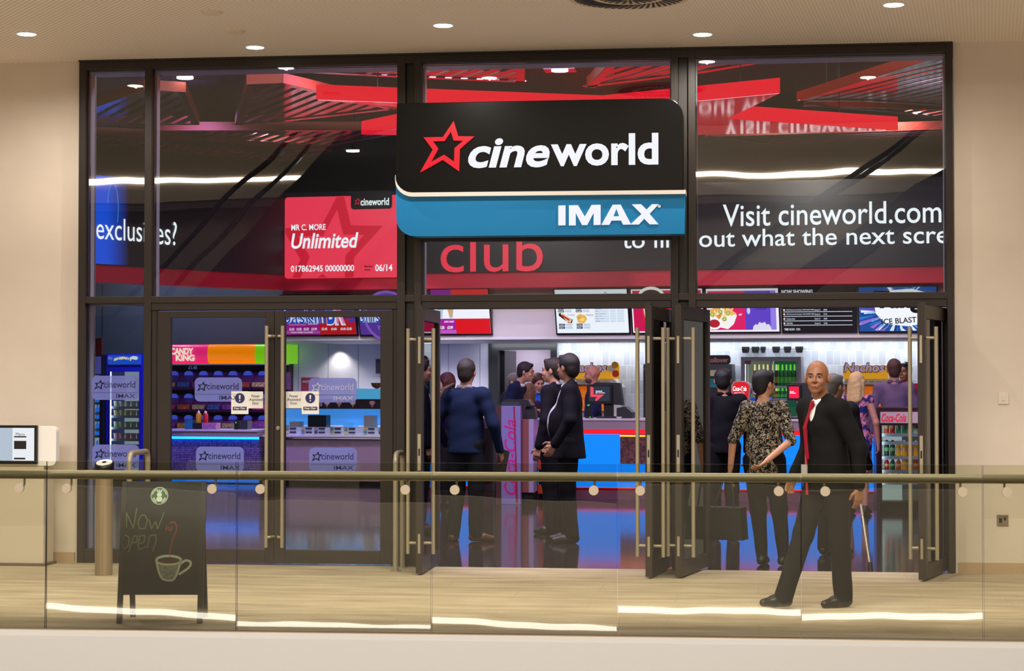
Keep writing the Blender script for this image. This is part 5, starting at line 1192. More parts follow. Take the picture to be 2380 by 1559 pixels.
for px0, px1, lb in ((1745, 1790, 'chrome drink tap block behind the patterned blouse'),):
    s0, s1 = ix(px0, CF+.35), ix(px1, CF+.35); t = Thing('drink_tap', lb, 'drink dispenser', I, ((s0+s1)/2, CF+.35, CT)); z1 = iz(1760, 900, CF+.35)
    mb = MB(); mb.box(s0, s1, CF+.35, CF+.6, z1-.1, z1, M_st); t.part('head', mb, bevel=.03)
    mb = MB(); mb.box(s0+.05, s1-.05, CF+.42, CF+.6, CT, z1-.1, M_black); t.part('column', mb)
s0, s1, z0, z1 = TR(1254, 902, 1283, 925, CF+.1); t = Thing('drink_dispenser', 'small chrome and red drink dispenser in front of the blue shirted server', 'drink dispenser', I, ((s0+s1)/2, CF+.15, CT))
mb = MB(); mb.box(s0, s1-.08, CF+.1, CF+.3, z0, z1, M_st); t.part('chrome_head', mb, bevel=.03); mb = MB(); mb.prism([(s1-.08, z0-.08), (s1+.02, z0-.08), (s1+.08, z1+.04), (s1-.02, z1+.06), (s1-.08, z1-.05)], CF+.08, CF+.3, M_coke); t.part('red_side', mb)
mb = MB(); mb.box(s0+.06, s1-.06, CF+.15, CF+.28, CT, z0, M_black); t.part('column', mb)
# ---------------------------------------------------------------- free-standing things on the shop floor
p = floor(2100, 1187); CK = Fr((p.x, p.y)); cx0, cx1 = CK.X(2037, 0, 1060), CK.X(2163, 0, 1060); zc = lambda y: CK.Z(2090, y, 0)
ft, fa, fb, fz0, fz1 = fridge(2037, 2163, 946, 1187, 0, .6, CK, 'open drinks cooler with red script header in front of counter', '#3c2028', zc(946)-zc(985), [zc(v) for v in (1008, 1027, 1061, 1093, 1120)], name='drinks_cooler')
mb = MB(); a, b, c, d = CK.r(2046, 957, 2152, 983, -.015); mb.box(a, b, -.02, -.01, c, d, mat('header_pale', '#b09aa4', .4, emit='#a88e98', es=.35)); ft.part('header_face', mb)
mb = MB(); mb.text('Coca-Cola', CK.r(2049, 961, 2104+2, 980, -.02), -.024, mat('script_red', '#c81030', .4, emit='#c81030', es=.6), bold=.02, shear=.3); ft.part('header_lettering', mb)
mb = MB(); mb.box(fa+.3, fb, .55, .56, fz0, fz1, emi('cooler_back', '#8aa0a8', .12)); ft.part('lit_back', mb)
cols = {'orange': '#b84a20', 'red': '#a81a2c', 'green': '#2f7a50', 'clear': '#a8b8a8', 'yellow': '#d8a010', 'dark green': '#1c4a30', 'pink': '#c06a80', 'grey': '#7a8088'}
rows = [(1008, ['orange', 'red', 'green', 'green', 'clear', 'clear', 'orange']), (1027+0, ['pink', 'pink', 'grey', 'grey', 'clear', 'grey', 'pink']), (1061, ['dark green', 'dark green', 'yellow', 'yellow', 'orange', 'yellow', 'orange']), (1093, ['red', 'dark green', 'orange', 'yellow', 'clear', 'orange', 'yellow'])]
rows = [(1008, rows[0][1], .19), (1061, rows[2][1], .2), (1093, rows[3][1], .14), (1120, rows[1][1], .12)]
for ri, (y, cs, h) in enumerate(rows):
    z = zc(y)
    for k, c in enumerate(cs):
        x = fa+.085+k*.071
        if x > fb-.04: continue
        t = Thing('soft_drink_bottle', c+' soft drink bottle, '+['first', 'second', 'third', 'fourth', 'fifth', 'sixth', 'seventh'][k]+' from left on '+['top', 'second', 'third', 'bottom'][ri]+' shelf of the cooler', 'bottle', CK, (x, .14, z), 'bottles in the open drinks cooler')
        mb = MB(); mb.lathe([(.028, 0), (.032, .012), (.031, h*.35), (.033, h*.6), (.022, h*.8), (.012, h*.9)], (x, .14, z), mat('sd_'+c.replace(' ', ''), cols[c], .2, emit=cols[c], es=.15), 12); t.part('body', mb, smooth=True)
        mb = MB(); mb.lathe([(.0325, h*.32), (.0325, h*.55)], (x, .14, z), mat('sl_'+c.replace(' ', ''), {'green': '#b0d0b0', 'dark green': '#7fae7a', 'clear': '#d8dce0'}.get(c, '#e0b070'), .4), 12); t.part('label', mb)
        mb = MB(); mb.lathe([(.014, h*.88), (.014, h)], (x, .14, z), M_black if 'green' in c else M_white, 10); t.part('cap', mb)
# end panel of another cooler with vertical lettering, and the till block beside it
p = floor(1185, 1172); EP = Fr((p.x, p.y), ang=0); e = lambda px: EP.X(px, 0, 1050); ez = lambda y: EP.Z(1185, y, 0)
t = Thing('drinks_cooler', 'narrow cooler side panel with vertical red script beside the sweater man', 'fridge', EP, (e(1180), 0, 0))
mb = MB(); mb.box(e(1152), e(1165), .01, .6, 0, ez(943), mat('cooler_brown', '#4c2c30', .4)); t.part('dark_side', mb)
mb = MB(); mb.box(e(1165), e(1210), 0, .6, 0, ez(943), mat('cooler_purple_lit', '#8f80c0', .35)); sd = t.part('pale_side', mb, bevel=.004)  # purple light falling on this side is put into its colour
V, Fc, bb = text_mesh('Coca-Cola', .012, .3)
x0_, x1_ = e(1172), e(1200); z0_, z1_ = ez(1150), ez(975); kx = (z1_-z0_)/(bb[2]-bb[0]); kz = (x1_-x0_)/(bb[3]-bb[1])
mb = MB(); mb.add([(x1_-(y-bb[1])*kz, -.004, z0_+(x-bb[0])*kx) for x, y in V], Fc, mat('script_magenta', '#b01880', .4, emit='#a01070', es=.4)); t.part('side_lettering', mb, sd)
mb = MB(); mb.prism([(e(1193), ez(945)), (e(1196.5), ez(945)), (e(1204), ez(1168)), (e(1199), ez(1168)), (e(1197), ez(1050))], -.006, -.002, mat('swoosh_red', '#a01848', .4)); t.part('red_line', mb, sd)
t = Thing('till', 'dark customer till screen on top of the narrow cooler', 'till', EP, (e(1200), .3, ez(943)))
mb = MB(); mb.prism([(e(1160), ez(943)), (e(1234), ez(943)), (e(1226), ez(929)), (e(1170), ez(929))], .1, .5, mat('till_shell', '#26262a', .35)); t.part('shell', mb, bevel=.006)
mb = MB(); mb.box(e(1164), e(1206), .08, .1, ez(942), ez(934), mat('till_dim', '#30363c', .2, emit='#3c4650', es=.3)); t.part('display', mb)
t = Thing('till_block', 'reddish brown till block with pale lilac edge between men and cooler', 'till block', EP, (e(1225), .3, 0)); 
mb = MB(); mb.box(e(1211), e(1227), .1, .6, .15, ez(974), mat('block_brown', '#8a4c50', .4)); t.part('brown_side', mb)
mb = MB(); mb.box(e(1227), e(1238), .1, .6, .15, ez(974), mat('block_lilac', '#a898cc', .4)); t.part('lilac_edge', mb)
mb = MB(); mb.box(e(1213), e(1236), .15, .55, 0, .15, M_black); t.part('plinth', mb)
mb = MB(); mb.prism([(e(1213), ez(973)), (e(1242), ez(973)), (e(1238), ez(946)), (e(1217), ez(946))], .2, .45, mat('till_shell', '#26262a', .35)); solo('till_screen', mb, EP, 'slanted black till screen on the reddish brown block', 'till', bevel=.006)
# snack rack right of the block
s0, s1 = e(1238), e(1262); t = Thing('snack_rack', 'narrow rack of colourful snack bags beside the till block', 'snack rack', EP, (s0, .6, 0))
mb = MB(); mb.box(s0, s1+.12, .7, .74, 0, .85, M_black); t.part('back', mb)
random.seed(9); cs = ['#e0502a', '#f0c020', '#3050c0', '#c02060', '#e8e8f0', '#208050']
for r_ in range(5):
    m = MB(); m.box(s0, s1+.12, .5, .72, .1+r_*.16, .112+r_*.16, M_black); t.part('shelf', m)
    for k in range(3):
        x = s0+.04+k*.085; mb = MB(); z = .112+r_*.16; mb.prism([(x-.034, z), (x+.034, z), (x+.03, z+.06), (x+.036, z+.12), (x-.036, z+.12), (x-.03, z+.06)], .54, .58, mat('snack'+cs[(r_*3+k*2) % 6][1:], cs[(r_*3+k*2) % 6], .3))
        solo('snack_bag', mb, EP, 'small snack bag on the '+['bottom', 'second lowest', 'middle', 'second highest', 'top'][r_]+' shelf of the narrow rack', 'snack bag', 'snack bags on the narrow rack')
# ---------------------------------------------------------------- shop lights and added fill
def along(o, px0, px1, z, name, e, col, sy, rot):
    a = I.W(ix(px0, o), o, z); b = I.W(ix(px1, o), o, z); c = (a+b)/2
    return light_area(name, c, (rot, 0, I.a), (b-a).length, sy, e, col)
along(BO-.25, 1130, 2300, 2.18, 'cove_light', 34, '#f0f6ff', .12, radians(25))
along(BO-1.6, 700, 2300, 2.17, 'soffit_fill', 48, '#f4f0ff', .3, 0)  # added fill under the soffit to lift the counter area
p = I.W(ix(785, BO-.14), BO-.14, 2.17); light_spot('wall_washer', p, 30, '#fff8ec', 1.9, .8, .03)
for px in (710, 850, 960, 1060):
    p = I.W(ix(px, 1.9), 1.9, 2.17); light_spot('soffit_and_fill_spot', p, 125, '#f6f2ff', 2.9, .9, .04)  # these are invented fill spots that lighten the white wall panels
for px in (700, 830, 960):
    p = I.W(ix(px, -.5), -.5, 3.4); light_spot('soffit_and_fill_spot', p, 120, '#e4d4f0', 2.0, .9, .04)  # invented fill spots in front of the soffit, lightening the ice cream counter
for px in (1195, 1418, 1640, 1860, 2080):
    p = I.W(ix(px, .6), .6, 2.17); light_spot('soffit_and_fill_spot', p, 32, '#fff6ee', 2.5, .8, .03)
for px, c_ in ((440, '#b070ff'), (560, '#a088ff'), (290, '#8890ff')):
    p = I.W(ix(px, -.4), -.4, 3.6); light_spot('candy_fill_spot', p, 260, c_, 1.9, .9, .05)  # added violet fill for the otherwise dark sweets corner
p = I.W(ix(1215, BO+.7), BO+.7, 2.5); light_spot('passage_fill', p, 60, '#f4ecff', 2.6, .9, .05)  # unseen fill lamp added so the passage wall reads pale
for px in (800, 1150, 1500, 1850, 2150):
    p = I.W(ix(px, 0), -3.6, 4.9); o_ = light_spot('bulkhead_fill_spot', p, 320, '#fff6f2', 1.3, .9, .04); d_ = I.W(ix(px, 0), .35, 2.6)-p; o_.rotation_euler = d_.to_track_quat('-Z', 'Y').to_euler()  # made-up spots aimed at the bulkhead to brighten it
for px in (300, 520):
    p = I.W(ix(px, 3.0), 3.0, 4.6); light_spot('back_wall_fill_spot', p, 160, '#d8e4ff', 2.4, .9, .05)  # added fill that greys the wall in place of a glass reflection
light_area('entrance_fill', (-2.2, 1.6, 5.2), (radians(25), 0, 0), 8, 2.0, 950, '#eee6ff')  # ambient fill added out of sight behind the storefront header
for x_, y_, c_ in ((-7, 7, '#9a98ff'), (-4.5, 4, '#c8b8ff'), (-4.5, 9, '#a8a0ff'), (-1.5, 5, '#e0d0ff'), (-1.5, 9.5, '#e8dcff'), (1.6, 4.5, '#f0d8f0'), (1.6, 8.5, '#ffd8e4'), (3.6, 6, '#e0c8ff')):
    light_spot('shop_fill_spot', (x_, y_, 5.2), 270, c_, 2.6, .8, .03)  # made-up ceiling spots serving as general fill for the interior
# ================================================================== people: smooth implicit bodies turned into meshes
def _smin(a, b, k):
    h = np.clip(.5+.5*(b-a)/k, 0, 1); return b*(1-h)+a*h-k*h*(1-h)
class SD:
    """a list of blended tapered capsules / ellipsoids meshed as one closed surface"""
    def __init__(s): s.p = []; s.clips = []
    def cap(s, a, b, ra, rb=None, k=.02, sy=1.0, sub=False):
        s.p.append(('c', np.array(a, float), np.array(b, float), ra, ra if rb is None else rb, k, sy, sub)); return s
    def ell(s, c, r, R=None, k=.015, sub=False):
        s.p.append(('e', np.array(c, float), np.array(r, float), np.eye(3) if R is None else np.array(R), 0, k, 1.0, sub)); return s
    def keep(s, n, d): s.clips.append((n, d)); return s      # keep where n.p < d
    def mesh(s, h, fold=0.0, fs=14.0):
        lo = np.array([9.]*3); hi = -lo
        for q in s.p:
            if q[7]: continue
            if q[0] == 'c': r = max(q[3], q[4]); l = np.minimum(q[1], q[2])-r; u = np.maximum(q[1], q[2])+r
            else: r = q[2].max(); l = q[1]-r; u = q[1]+r
            lo = np.minimum(lo, l); hi = np.maximum(hi, u)
        lo -= 3*h; hi += 3*h; n = np.ceil((hi-lo)/h).astype(int)+1
        F_ = np.full(n, 1.0, np.float32); ax = [lo[i]+h*np.arange(n[i], dtype=np.float32) for i in range(3)]
        for q in s.p:
            k = q[5]
            if q[0] == 'c': r = max(q[3], q[4])+k+2*h; l = np.minimum(q[1], q[2])-r; u = np.maximum(q[1], q[2])+r
            else: r = q[2].max()+k+2*h; l = q[1]-r; u = q[1]+r
            i0 = np.clip(np.floor((l-lo)/h).astype(int), 0, n); i1 = np.clip(np.ceil((u-lo)/h).astype(int)+1, 0, n)
            if (i1 <= i0).any(): continue
            sl = tuple(slice(a, b) for a, b in zip(i0, i1))
            X_, Y_, Z_ = np.meshgrid(ax[0][sl[0]], ax[1][sl[1]], ax[2][sl[2]], indexing='ij', sparse=True)
            if q[0] == 'c':
                a, b, sy = q[1], q[2], q[6]; ab = b-a; aa = ab*[1, 1/sy, 1]
                px, py, pz = X_-a[0], (Y_-a[1])/sy, Z_-a[2]; L2 = max(1e-9, float(aa@aa))
                t = np.clip((px*aa[0]+py*aa[1]+pz*aa[2])/L2, 0, 1)
                d = np.sqrt((px-aa[0]*t)**2+(py-aa[1]*t)**2+(pz-aa[2]*t)**2)-(q[3]+(q[4]-q[3])*t)
            else:
                R_ = q[3]; c = q[1]; rr = q[2]; dx, dy, dz = X_-c[0], Y_-c[1], Z_-c[2]
                L_ = [R_[0][j]*dx+R_[1][j]*dy+R_[2][j]*dz for j in range(3)]
                k0 = np.sqrt(sum((L_[j]/rr[j])**2 for j in range(3)))+1e-6; k1 = np.sqrt(sum((L_[j]/rr[j]**2)**2 for j in range(3)))+1e-6
                d = k0*(k0-1)/k1
            d = d.astype(np.float32)
            if q[7]: F_[sl] = -_smin(-F_[sl], d, k)
            else: F_[sl] = _smin(F_[sl], d, k)
        X_, Y_, Z_ = np.meshgrid(*ax, indexing='ij', sparse=True)
        if fold: F_ = F_+(fold*np.sin(X_*fs+Z_*fs*1.3)*np.sin(Y_*fs*.9+1)*np.cos(Z_*fs*1.9+X_*4)).astype(np.float32)
        for nn, d in s.clips: F_ = np.maximum(F_, (X_*nn[0]+Y_*nn[1]+Z_*nn[2]-d).astype(np.float32))
        S = F_ < 0
        C = np.zeros(n-1, np.int8)
        offs = [(i, j, k) for i in (0, 1) for j in (0, 1) for k in (0, 1)]
        for i, j, k in offs: C += S[i:n[0]-1+i, j:n[1]-1+j, k:n[2]-1+k]
        I3 = np.argwhere((C > 0) & (C < 8)); idm = np.full(n-1, -1, np.int32); idm[tuple(I3.T)] = np.arange(len(I3))
        val = {o: F_[I3[:, 0]+o[0], I3[:, 1]+o[1], I3[:, 2]+o[2]] for o in offs}
        acc = np.zeros((len(I3), 3)); cnt = np.zeros(len(I3))
        for o in offs:
            for a in range(3):
                if o[a]: continue
                o2 = list(o); o2[a] = 1; o2 = tuple(o2); v0, v1 = val[o], val[o2]; m_ = (v0 < 0) != (v1 < 0)
                t = np.where(m_, v0/(v0-v1+1e-12), 0); pnt = np.array(o, float)[None, :]+np.zeros((len(I3), 3)); pnt[:, a] += t
                acc += pnt*m_[:, None]; cnt += m_
        V = lo+(I3+acc/np.maximum(cnt, 1)[:, None])*h
        Q = []
        for a in range(3):
            b, c = (a+1) % 3, (a+2) % 3; s0 = [slice(None)]*3; s1 = [slice(None)]*3; s0[a] = slice(0, -1); s1[a] = slice(1, None)
            A, B = S[tuple(s0)], S[tuple(s1)]; E_ = np.argwhere(A != B); ins = A[tuple(E_.T)]
            ok = (E_[:, b] > 0) & (E_[:, c] > 0) & (E_[:, b] < n[b]-1) & (E_[:, c] < n[c]-1); E_ = E_[ok]; ins = ins[ok]
            def cell(db, dc):
                e = E_.copy(); e[:, b] += db; e[:, c] += dc; return idm[tuple(e.T)]
            q = np.stack([cell(-1, -1), cell(0, -1), cell(0, 0), cell(-1, 0)], 1); q[~ins] = q[~ins][:, ::-1]; Q.append(q)
        return V, np.concatenate(Q)
def sd_obj(name, sd, h, m, parent, fold=0.0, **k):
    V, Q = sd.mesh(h, fold, **k); me = bpy.data.meshes.new(name)
    me.vertices.add(len(V)); me.vertices.foreach_set('co', V.astype(np.float32).ravel())
    me.loops.add(len(Q)*4); me.loops.foreach_set('vertex_index', Q.astype(np.int32).ravel())
    me.polygons.add(len(Q)); me.polygons.foreach_set('loop_start', np.arange(0, len(Q)*4, 4, dtype=np.int32)); me.polygons.foreach_set('loop_total', np.full(len(Q), 4, np.int32))
    me.polygons.foreach_set('use_smooth', np.ones(len(Q), bool)); me.update(calc_edges=True); me.materials.append(m)
    o = bpy.data.objects.new(name, me); COL.objects.link(o); o.parent = parent; return o
A = lambda *v: np.array(v, float)
def rotm(yaw, pitch, roll=0.0):
    cy_, sy_ = cos(yaw), sin(yaw); cp, sp_ = cos(pitch), sin(pitch); cr, sr = cos(roll), sin(roll)
    Rz = np.array([[cy_, -sy_, 0], [sy_, cy_, 0], [0, 0, 1]]); Rx = np.array([[1, 0, 0], [0, cp, -sp_], [0, sp_, cp]]); Ry = np.array([[cr, 0, sr], [0, 1, 0], [-sr, 0, cr]])
    return Rz@Rx@Ry
def norm(v): return v/(np.linalg.norm(v)+1e-9)
def hand(sd, w, d, pn, side, S, curl=.5, gap=1.0):
    """palm, four bent fingers of unequal length and a thumb; pn = palm normal, side = towards the thumb"""
    d, side = norm(d), norm(side); pn = norm(pn)
    for i, (off, ln) in enumerate(((.028, .072), (.010, .080), (-.009, .075), (-.027, .060))):
        kb = w+d*.085*S*(1-.03*abs(i-1))+side*off*S; sd.cap(w+side*off*.6*S+d*.012*S, kb, .0135*S, .0105*S, k=.012)
        a = curl*(.7+.12*i); p = kb; dd = d
        for j in range(3):
            dd = norm(dd*cos(a*.75)+pn*sin(a*.75)); q = p+dd*ln*S*(.45, .32, .23)[j]; sd.cap(p, q, .0086*S, .0074*S, k=.004); p = q
            pn = norm(pn-dd*np.dot(pn, dd))
        pn = norm(pn-d*np.dot(pn, d))
    t0 = w+d*.03*S+side*.024*S; t1 = t0+(d*.55+side*.75)*.04*S+pn*.008*S; t2 = t1+norm(d*.85+side*.25+pn*.3)*.036*S
    sd.cap(t0, t1, .0125*S, .0105*S, k=.012); sd.cap(t1, t2, .010*S, .008*S, k=.004)
SKIN = {}
def skin(c):
    return mat('skin_'+c.strip('#'), c, .5, noise=.06, nscale=30)
def cloth(nm, c, rough=.85, **k): return mat('cloth_'+nm, c, rough, bump=.05, bscale=70, spec=.2, **k)
def person(label, px, dep, h, th, sk='#c08a6c', hair='short', hc='#241812', top='jacket', tc=None, shirt='#e6e2e0', bot=None, shoe='#15110f', g=1.0, hy=0.0, hp=0.0, lean=(0, 0), arms=None, legs=None, vox=.008, female=False, tie=None, group=None, curl=.6, shoe_l=1.0, beard=False, skirt=False, open_=0.0, xy=None, short_sleeve=False, hemz=None, hr=0.0, belly=0.0):
    S = h/1.75; P_ = xy if xy is not None else floor_d(px, dep)
    e = bpy.data.objects.new('person', None); COL.objects.link(e); e.location = (P_[0], P_[1], 0); e.rotation_euler = (0, 0, th); e.empty_display_size = .2
    tag(e, label, 'person')
    lx_, ly_ = lean
    def U(x, y, z):      # upper-body point with the lean applied above the hips
        q = max(0, z-.95)/.8; return A(x+lx_*q, y+ly_*q, z-.12*(lx_**2+ly_**2)*q)*S
    hc_ = U(0, -.012, 1.625)+A(0, -.02*hp, 0)*S; nb = U(0, .018, 1.455); ch = U(0, .005, 1.30); wa = U(0, .0, 1.08); pe = A(0, 0, .95)*S
    sw = .175 if not female else .15
    D = {}
    for sd_, nm in ((-1, 'R'), (1, 'L')):
        D['sh'+nm] = U(sd_*sw*(.9+.1*g), .01, 1.405)
        D['el'+nm] = U(sd_*.235*g, .02, 1.13); D['wr'+nm] = U(sd_*.235*g, -.05, .88)
        D['hp'+nm] = A(sd_*.088, 0, .93)*S; D['kn'+nm] = A(sd_*.095, -.012, .50)*S; D['an'+nm] = A(sd_*.10, .02, .085)*S; D['ft'+nm] = A(sd_*.02, -1, 0)
    if arms:
        for k_, v in arms.items(): D[k_] = A(*v)*S
    if legs:
        for k_, v in legs.items(): D[k_] = (A(*v)*S if not k_.startswith('ft') else A(*v))
    R_ = rotm(hy, hp, hr); hp_ = lambda x, y, z: hc_+R_@(A(x, y, z)*S*1.04)
    # ---- body: one continuous surface
    b = SD()
    hs = S*1.04
    b.ell(hp_(0, .014, .028), A(.074, .094, .088)*hs, R_, k=.02)
    b.ell(hp_(0, -.022, -.045), A(.058, .066, .072)*hs, R_, k=.03)
    b.ell(hp_(0, -.062, -.093), A(.026, .022, .018)*hs, R_, k=.02)
    b.cap(hp_(-.035, -.074, .020), hp_(.035, -.074, .020), .012*hs, k=.012)
    b.cap(hp_(0, -.086, .008), hp_(0, -.106, -.026), .0075*hs, .0115*hs, k=.01); b.cap(hp_(-.012, -.098, -.030), hp_(.012, -.098, -.030), .0075*hs, k=.006)
    for q in (-1, 1):
        b.ell(hp_(q*.031, -.097, .002), A(.017, .014, .011)*hs, R_, k=.008, sub=True)
        b.ell(hp_(q*.036, -.066, -.030), A(.022, .018, .02)*hs, R_, k=.02)
        b.ell(hp_(q*.078, .012, -.008), A(.010, .019, .031)*hs, R_@rotm(q*.35, 0), k=.006)
    b.cap(hp_(-.018, -.090, -.060), hp_(.018, -.090, -.060), .0075*hs, k=.006); b.cap(hp_(-.014, -.086, -.071), hp_(.014, -.086, -.071), .008*hs, k=.006)
    b.cap(nb, hp_(0, .018, -.05), (.056 if not female else .046)*S, (.054 if not female else .043)*S, k=.03)
    b.cap(wa, ch, (.105 if not female else .085)*S*g, (.118 if not female else .10)*S*(.5+.5*g), k=.04, sy=.66); b.cap(D['shR'], D['shL'], .05*S, k=.05); b.cap(ch, nb, .09*S, .05*S, k=.04, sy=.7); b.cap(pe, wa, .115*S*g, (.10 if not female else .082)*S*g, k=.05, sy=.7)
    for nm in 'RL':
        q = 1 if nm == 'L' else -1
        b.cap(D['sh'+nm], D['el'+nm], .045*S*g, .037*S, k=.03); b.cap(D['el'+nm], D['wr'+nm], .037*S, .025*S, k=.02)
        dr = norm(D['wr'+nm]-D['el'+nm]); pn = norm(np.cross(dr, A(0, 1, 0)))*(-q) if abs(dr[1]) < .9 else A(0, 0, -1); sd0 = norm(np.cross(pn, dr)); sd0 = sd0 if sd0[1] < 0 else -sd0
        hand(b, D['wr'+nm]+dr*.012*S, dr, pn, sd0, S, curl)
        b.cap(D['hp'+nm], D['kn'+nm], .078*S, .052*S, k=.03); b.cap(D['kn'+nm], D['an'+nm], .05*S, .034*S, k=.02)
        f = norm(D['ft'+nm]); b.cap(D['an'+nm]-A(0, 0, .035)*S, D['an'+nm]+f*.13*S-A(0, 0, .05)*S, .033*S, .026*S, k=.02)
    body = sd_obj('body', b, vox, skin(sk), e)
    # ---- clothing
    T = tc or '#14141c'; tm = T if not isinstance(T, str) else cloth(T.strip('#'), T)
    B = bot or '#121214'; bm = B if not isinstance(B, str) else cloth(B.strip('#'), B)
    v2 = max(vox, .009)
    def trunk(sd, r, hem, hr_):
        sd.cap(wa, ch, (.128 if not female else .108)*S*g+r, (.142 if not female else .125)*S*(.5+.5*g)+r, k=.05, sy=.72)
        sd.cap(ch, nb-A(0, 0, .03)*S, .13*S+r*.5, .06*S+r*.3, k=.06, sy=.72); sd.cap(D['shR'], D['shL'], .062*S+r*.6, k=.05)
        if female: sd.ell(ch+A(0, -.09, -.02)*S, A(.11, .06, .07)*S, k=.05)
        sd.cap(wa, A(0, 0, hem)*S+A(lx_, ly_, 0)*S*0, .128*S*g+r, hr_*S*g+r, k=.05, sy=.76)
    def sleeves(sd, r0, r1, short=False):
        for nm in 'RL':
            sd.cap(D['sh'+nm], D['el'+nm], (.058*S*(.6+.4*g))+r0, .045*S+r0, k=.04)
            if not short: sd.cap(D['el'+nm], D['el'+nm]+(D['wr'+nm]-D['el'+nm])*(.98 if short is False else .6), .045*S+r0, .034*S+r1, k=.03)
    tr = SD()
    tr.cap(A(0, 0, .97)*S, A(0, 0, .92)*S, .130*S*(.4+.6*g), .132*S*(.4+.6*g), k=.05, sy=.72)
    if not skirt:
        for nm in 'RL':
            tr.cap(D['hp'+nm], D['kn'+nm], .098*S*(.5+.5*g), .072*S, k=.04); tr.cap(D['kn'+nm], D['an'+nm]+A(0, 0, -.02)*S, .072*S, (.066 if not female else .05)*S, k=.03)
        tr.keep((0, 0, -1), -.045*S); sd_obj('trousers', tr, v2, bm, e, fold=.003, fs=8)
    hem = hemz or (.84 if top == 'jacket' else .90)
    if top in ('jacket',):
        j = SD(); trunk(j, .014, hem, .165); sleeves(j, .012, .012)
        if belly: j.ell(U(0, -.07, 1.10), A(.15, .13, .19)*S*belly+.014, k=.05)
        j.cap(U(-.05, .03, 1.47), U(.05, .03, 1.47), .045*S, k=.03)
        if open_ >= 0: j.cap(U(0, -.12, 1.47), U(0, -.165*(.5+.5*g)-.07*belly, 1.18-.28*open_), (.080+.03*open_)*S, (.018+.06*open_)*S, k=.012, sub=True)
        j.keep((0, 0, -1), -(hem-.02)*S)
        sd_obj('jacket', j, v2, tm, e, fold=.004)
        s_ = SD(); trunk(s_, .002, .93, .125)
        if belly: s_.ell(U(0, -.07, 1.10), A(.15, .13, .19)*S*belly+.004, k=.05)
        for q in (-1, 1): s_.cap(U(q*.06, .035, 1.475), U(q*.02, -.055, 1.45), .022*S, .018*S, k=.02)
        s_.cap(U(-.05, .05, 1.49), U(.05, .05, 1.49), .022*S, k=.02); sd_obj('shirt', s_, v2, cloth(shirt.strip('#'), shirt), e)
        if tie:
            t_ = SD(); y0 = -.125
            t_.cap(U(0, -.075, 1.445), U(0, -.095, 1.41), .02*S, .013*S, k=.01); t_.cap(U(0, -.098, 1.41), U(0, -.138*g, 1.27), .011*S, .017*S, k=.01, sy=.6); t_.cap(U(0, -.138*g, 1.27), U(0, -.142*g, 1.06), .017*S, .019*S, k=.01, sy=.6)
            sd_obj('tie', t_, .006, cloth('tie', tie), e)
    elif top in ('sweater', 'shirt'):
        j = SD(); trunk(j, .006 if top == 'shirt' else .016, hem, .14); sleeves(j, .004 if top == 'shirt' else .012, .006, .6 if short_sleeve == 'mid' else (True if short_sleeve else False)); j.keep((0, 0, -1), -(hem-.03)*S)
        sd_obj('sweater' if top == 'sweater' else 'top', j, v2, tm, e, fold=.005)
        if not female or shirt == 'collar':
            c_ = SD(); cc = tm if shirt == 'collar' else cloth(shirt.strip('#'), shirt)
            for q in (-1, 1): c_.cap(U(q*.062, .03, 1.475), U(q*.02, -.06, 1.45), .02*S, .017*S, k=.02)
            c_.cap(U(-.06, .05, 1.485), U(.06, .05, 1.485), .022*S, k=.02); sd_obj('collar', c_, v2, cc, e)
    elif top == 'dress':
        j = SD(); trunk(j, .004, .88, .16); j.cap(A(0, 0, .92)*S, A(0, 0, .52)*S, .16*S, .19*S, k=.05, sy=.85)
        j.keep((0, 0, -1), -.5*S); sd_obj('dress', j, v2, tm, e, fold=.008, fs=20)
    # ---- shoes
    for nm in 'RL':
        f = norm(D['ft'+nm]); an = D['an'+nm]; s_ = SD(); s_.cap(an-f*.03*S-A(0, 0, .04)*S, an+f*.075*S-A(0, 0, .043)*S, .042*S, .043*S, k=.02); s_.cap(an+f*.075*S-A(0, 0, .045)*S, an+f*.165*S*shoe_l-A(0, 0, .055)*S, .04*S, .028*S, k=.02); s_.cap(an, an-A(0, 0, .03)*S, .044*S, .044*S, k=.02)
        s_.keep((0, 0, -1), -(an[2]-.083*S)); sd_obj('shoe', s_, .007, mat('shoe_'+shoe.strip('#'), shoe, .4), e)
    # ---- hair
    hm = mat('hair_'+hc.strip('#'), hc, .6, noise=.35, nscale=60, stretch=(4, 4, 1), bump=.3, bscale=120)
    if hair in ('short', 'bob', 'long', 'grey'):
        q = SD(); q.ell(hp_(0, .022, .036), A(.085, .100, .094)*hs, R_, k=.02); q.ell(hp_(0, .058, -.02), A(.07, .06, .075)*hs, R_, k=.02)
        if hair == 'short': q.cap(hp_(-.03, -.055, .090), hp_(.03, -.055, .092), .020*hs, k=.025)
        if hair == 'bob':
            for s2 in (-1, 1): q.cap(hp_(s2*.07, .01, .0), hp_(s2*.066, .005, -.10), .028*hs, .02*hs, k=.03)
            q.cap(hp_(0, .075, .0), hp_(0, .07, -.10), .05*hs, .045*hs, k=.03)
        if hair == 'long':
            for s2 in (-1, 1): q.cap(hp_(s2*.07, .02, .0), hp_(s2*.075, .03, -.20), .034*hs, .03*hs, k=.03)
            q.cap(hp_(0, .08, .0), hp_(0, .085, -.22), .06*hs, .045*hs, k=.04); q.cap(hp_(-.05, .075, -.05), hp_(-.055, .085, -.2), .04*hs, k=.03); q.cap(hp_(.05, .075, -.05), hp_(.055, .085, -.2), .04*hs, k=.03)
        fr_ = (0, -.095, -.035) if hair != 'short' else (0, -.092, -.03)
        q.ell(hp_(*fr_), A(.068, .075, .098)*hs, R_, k=.012, sub=True)
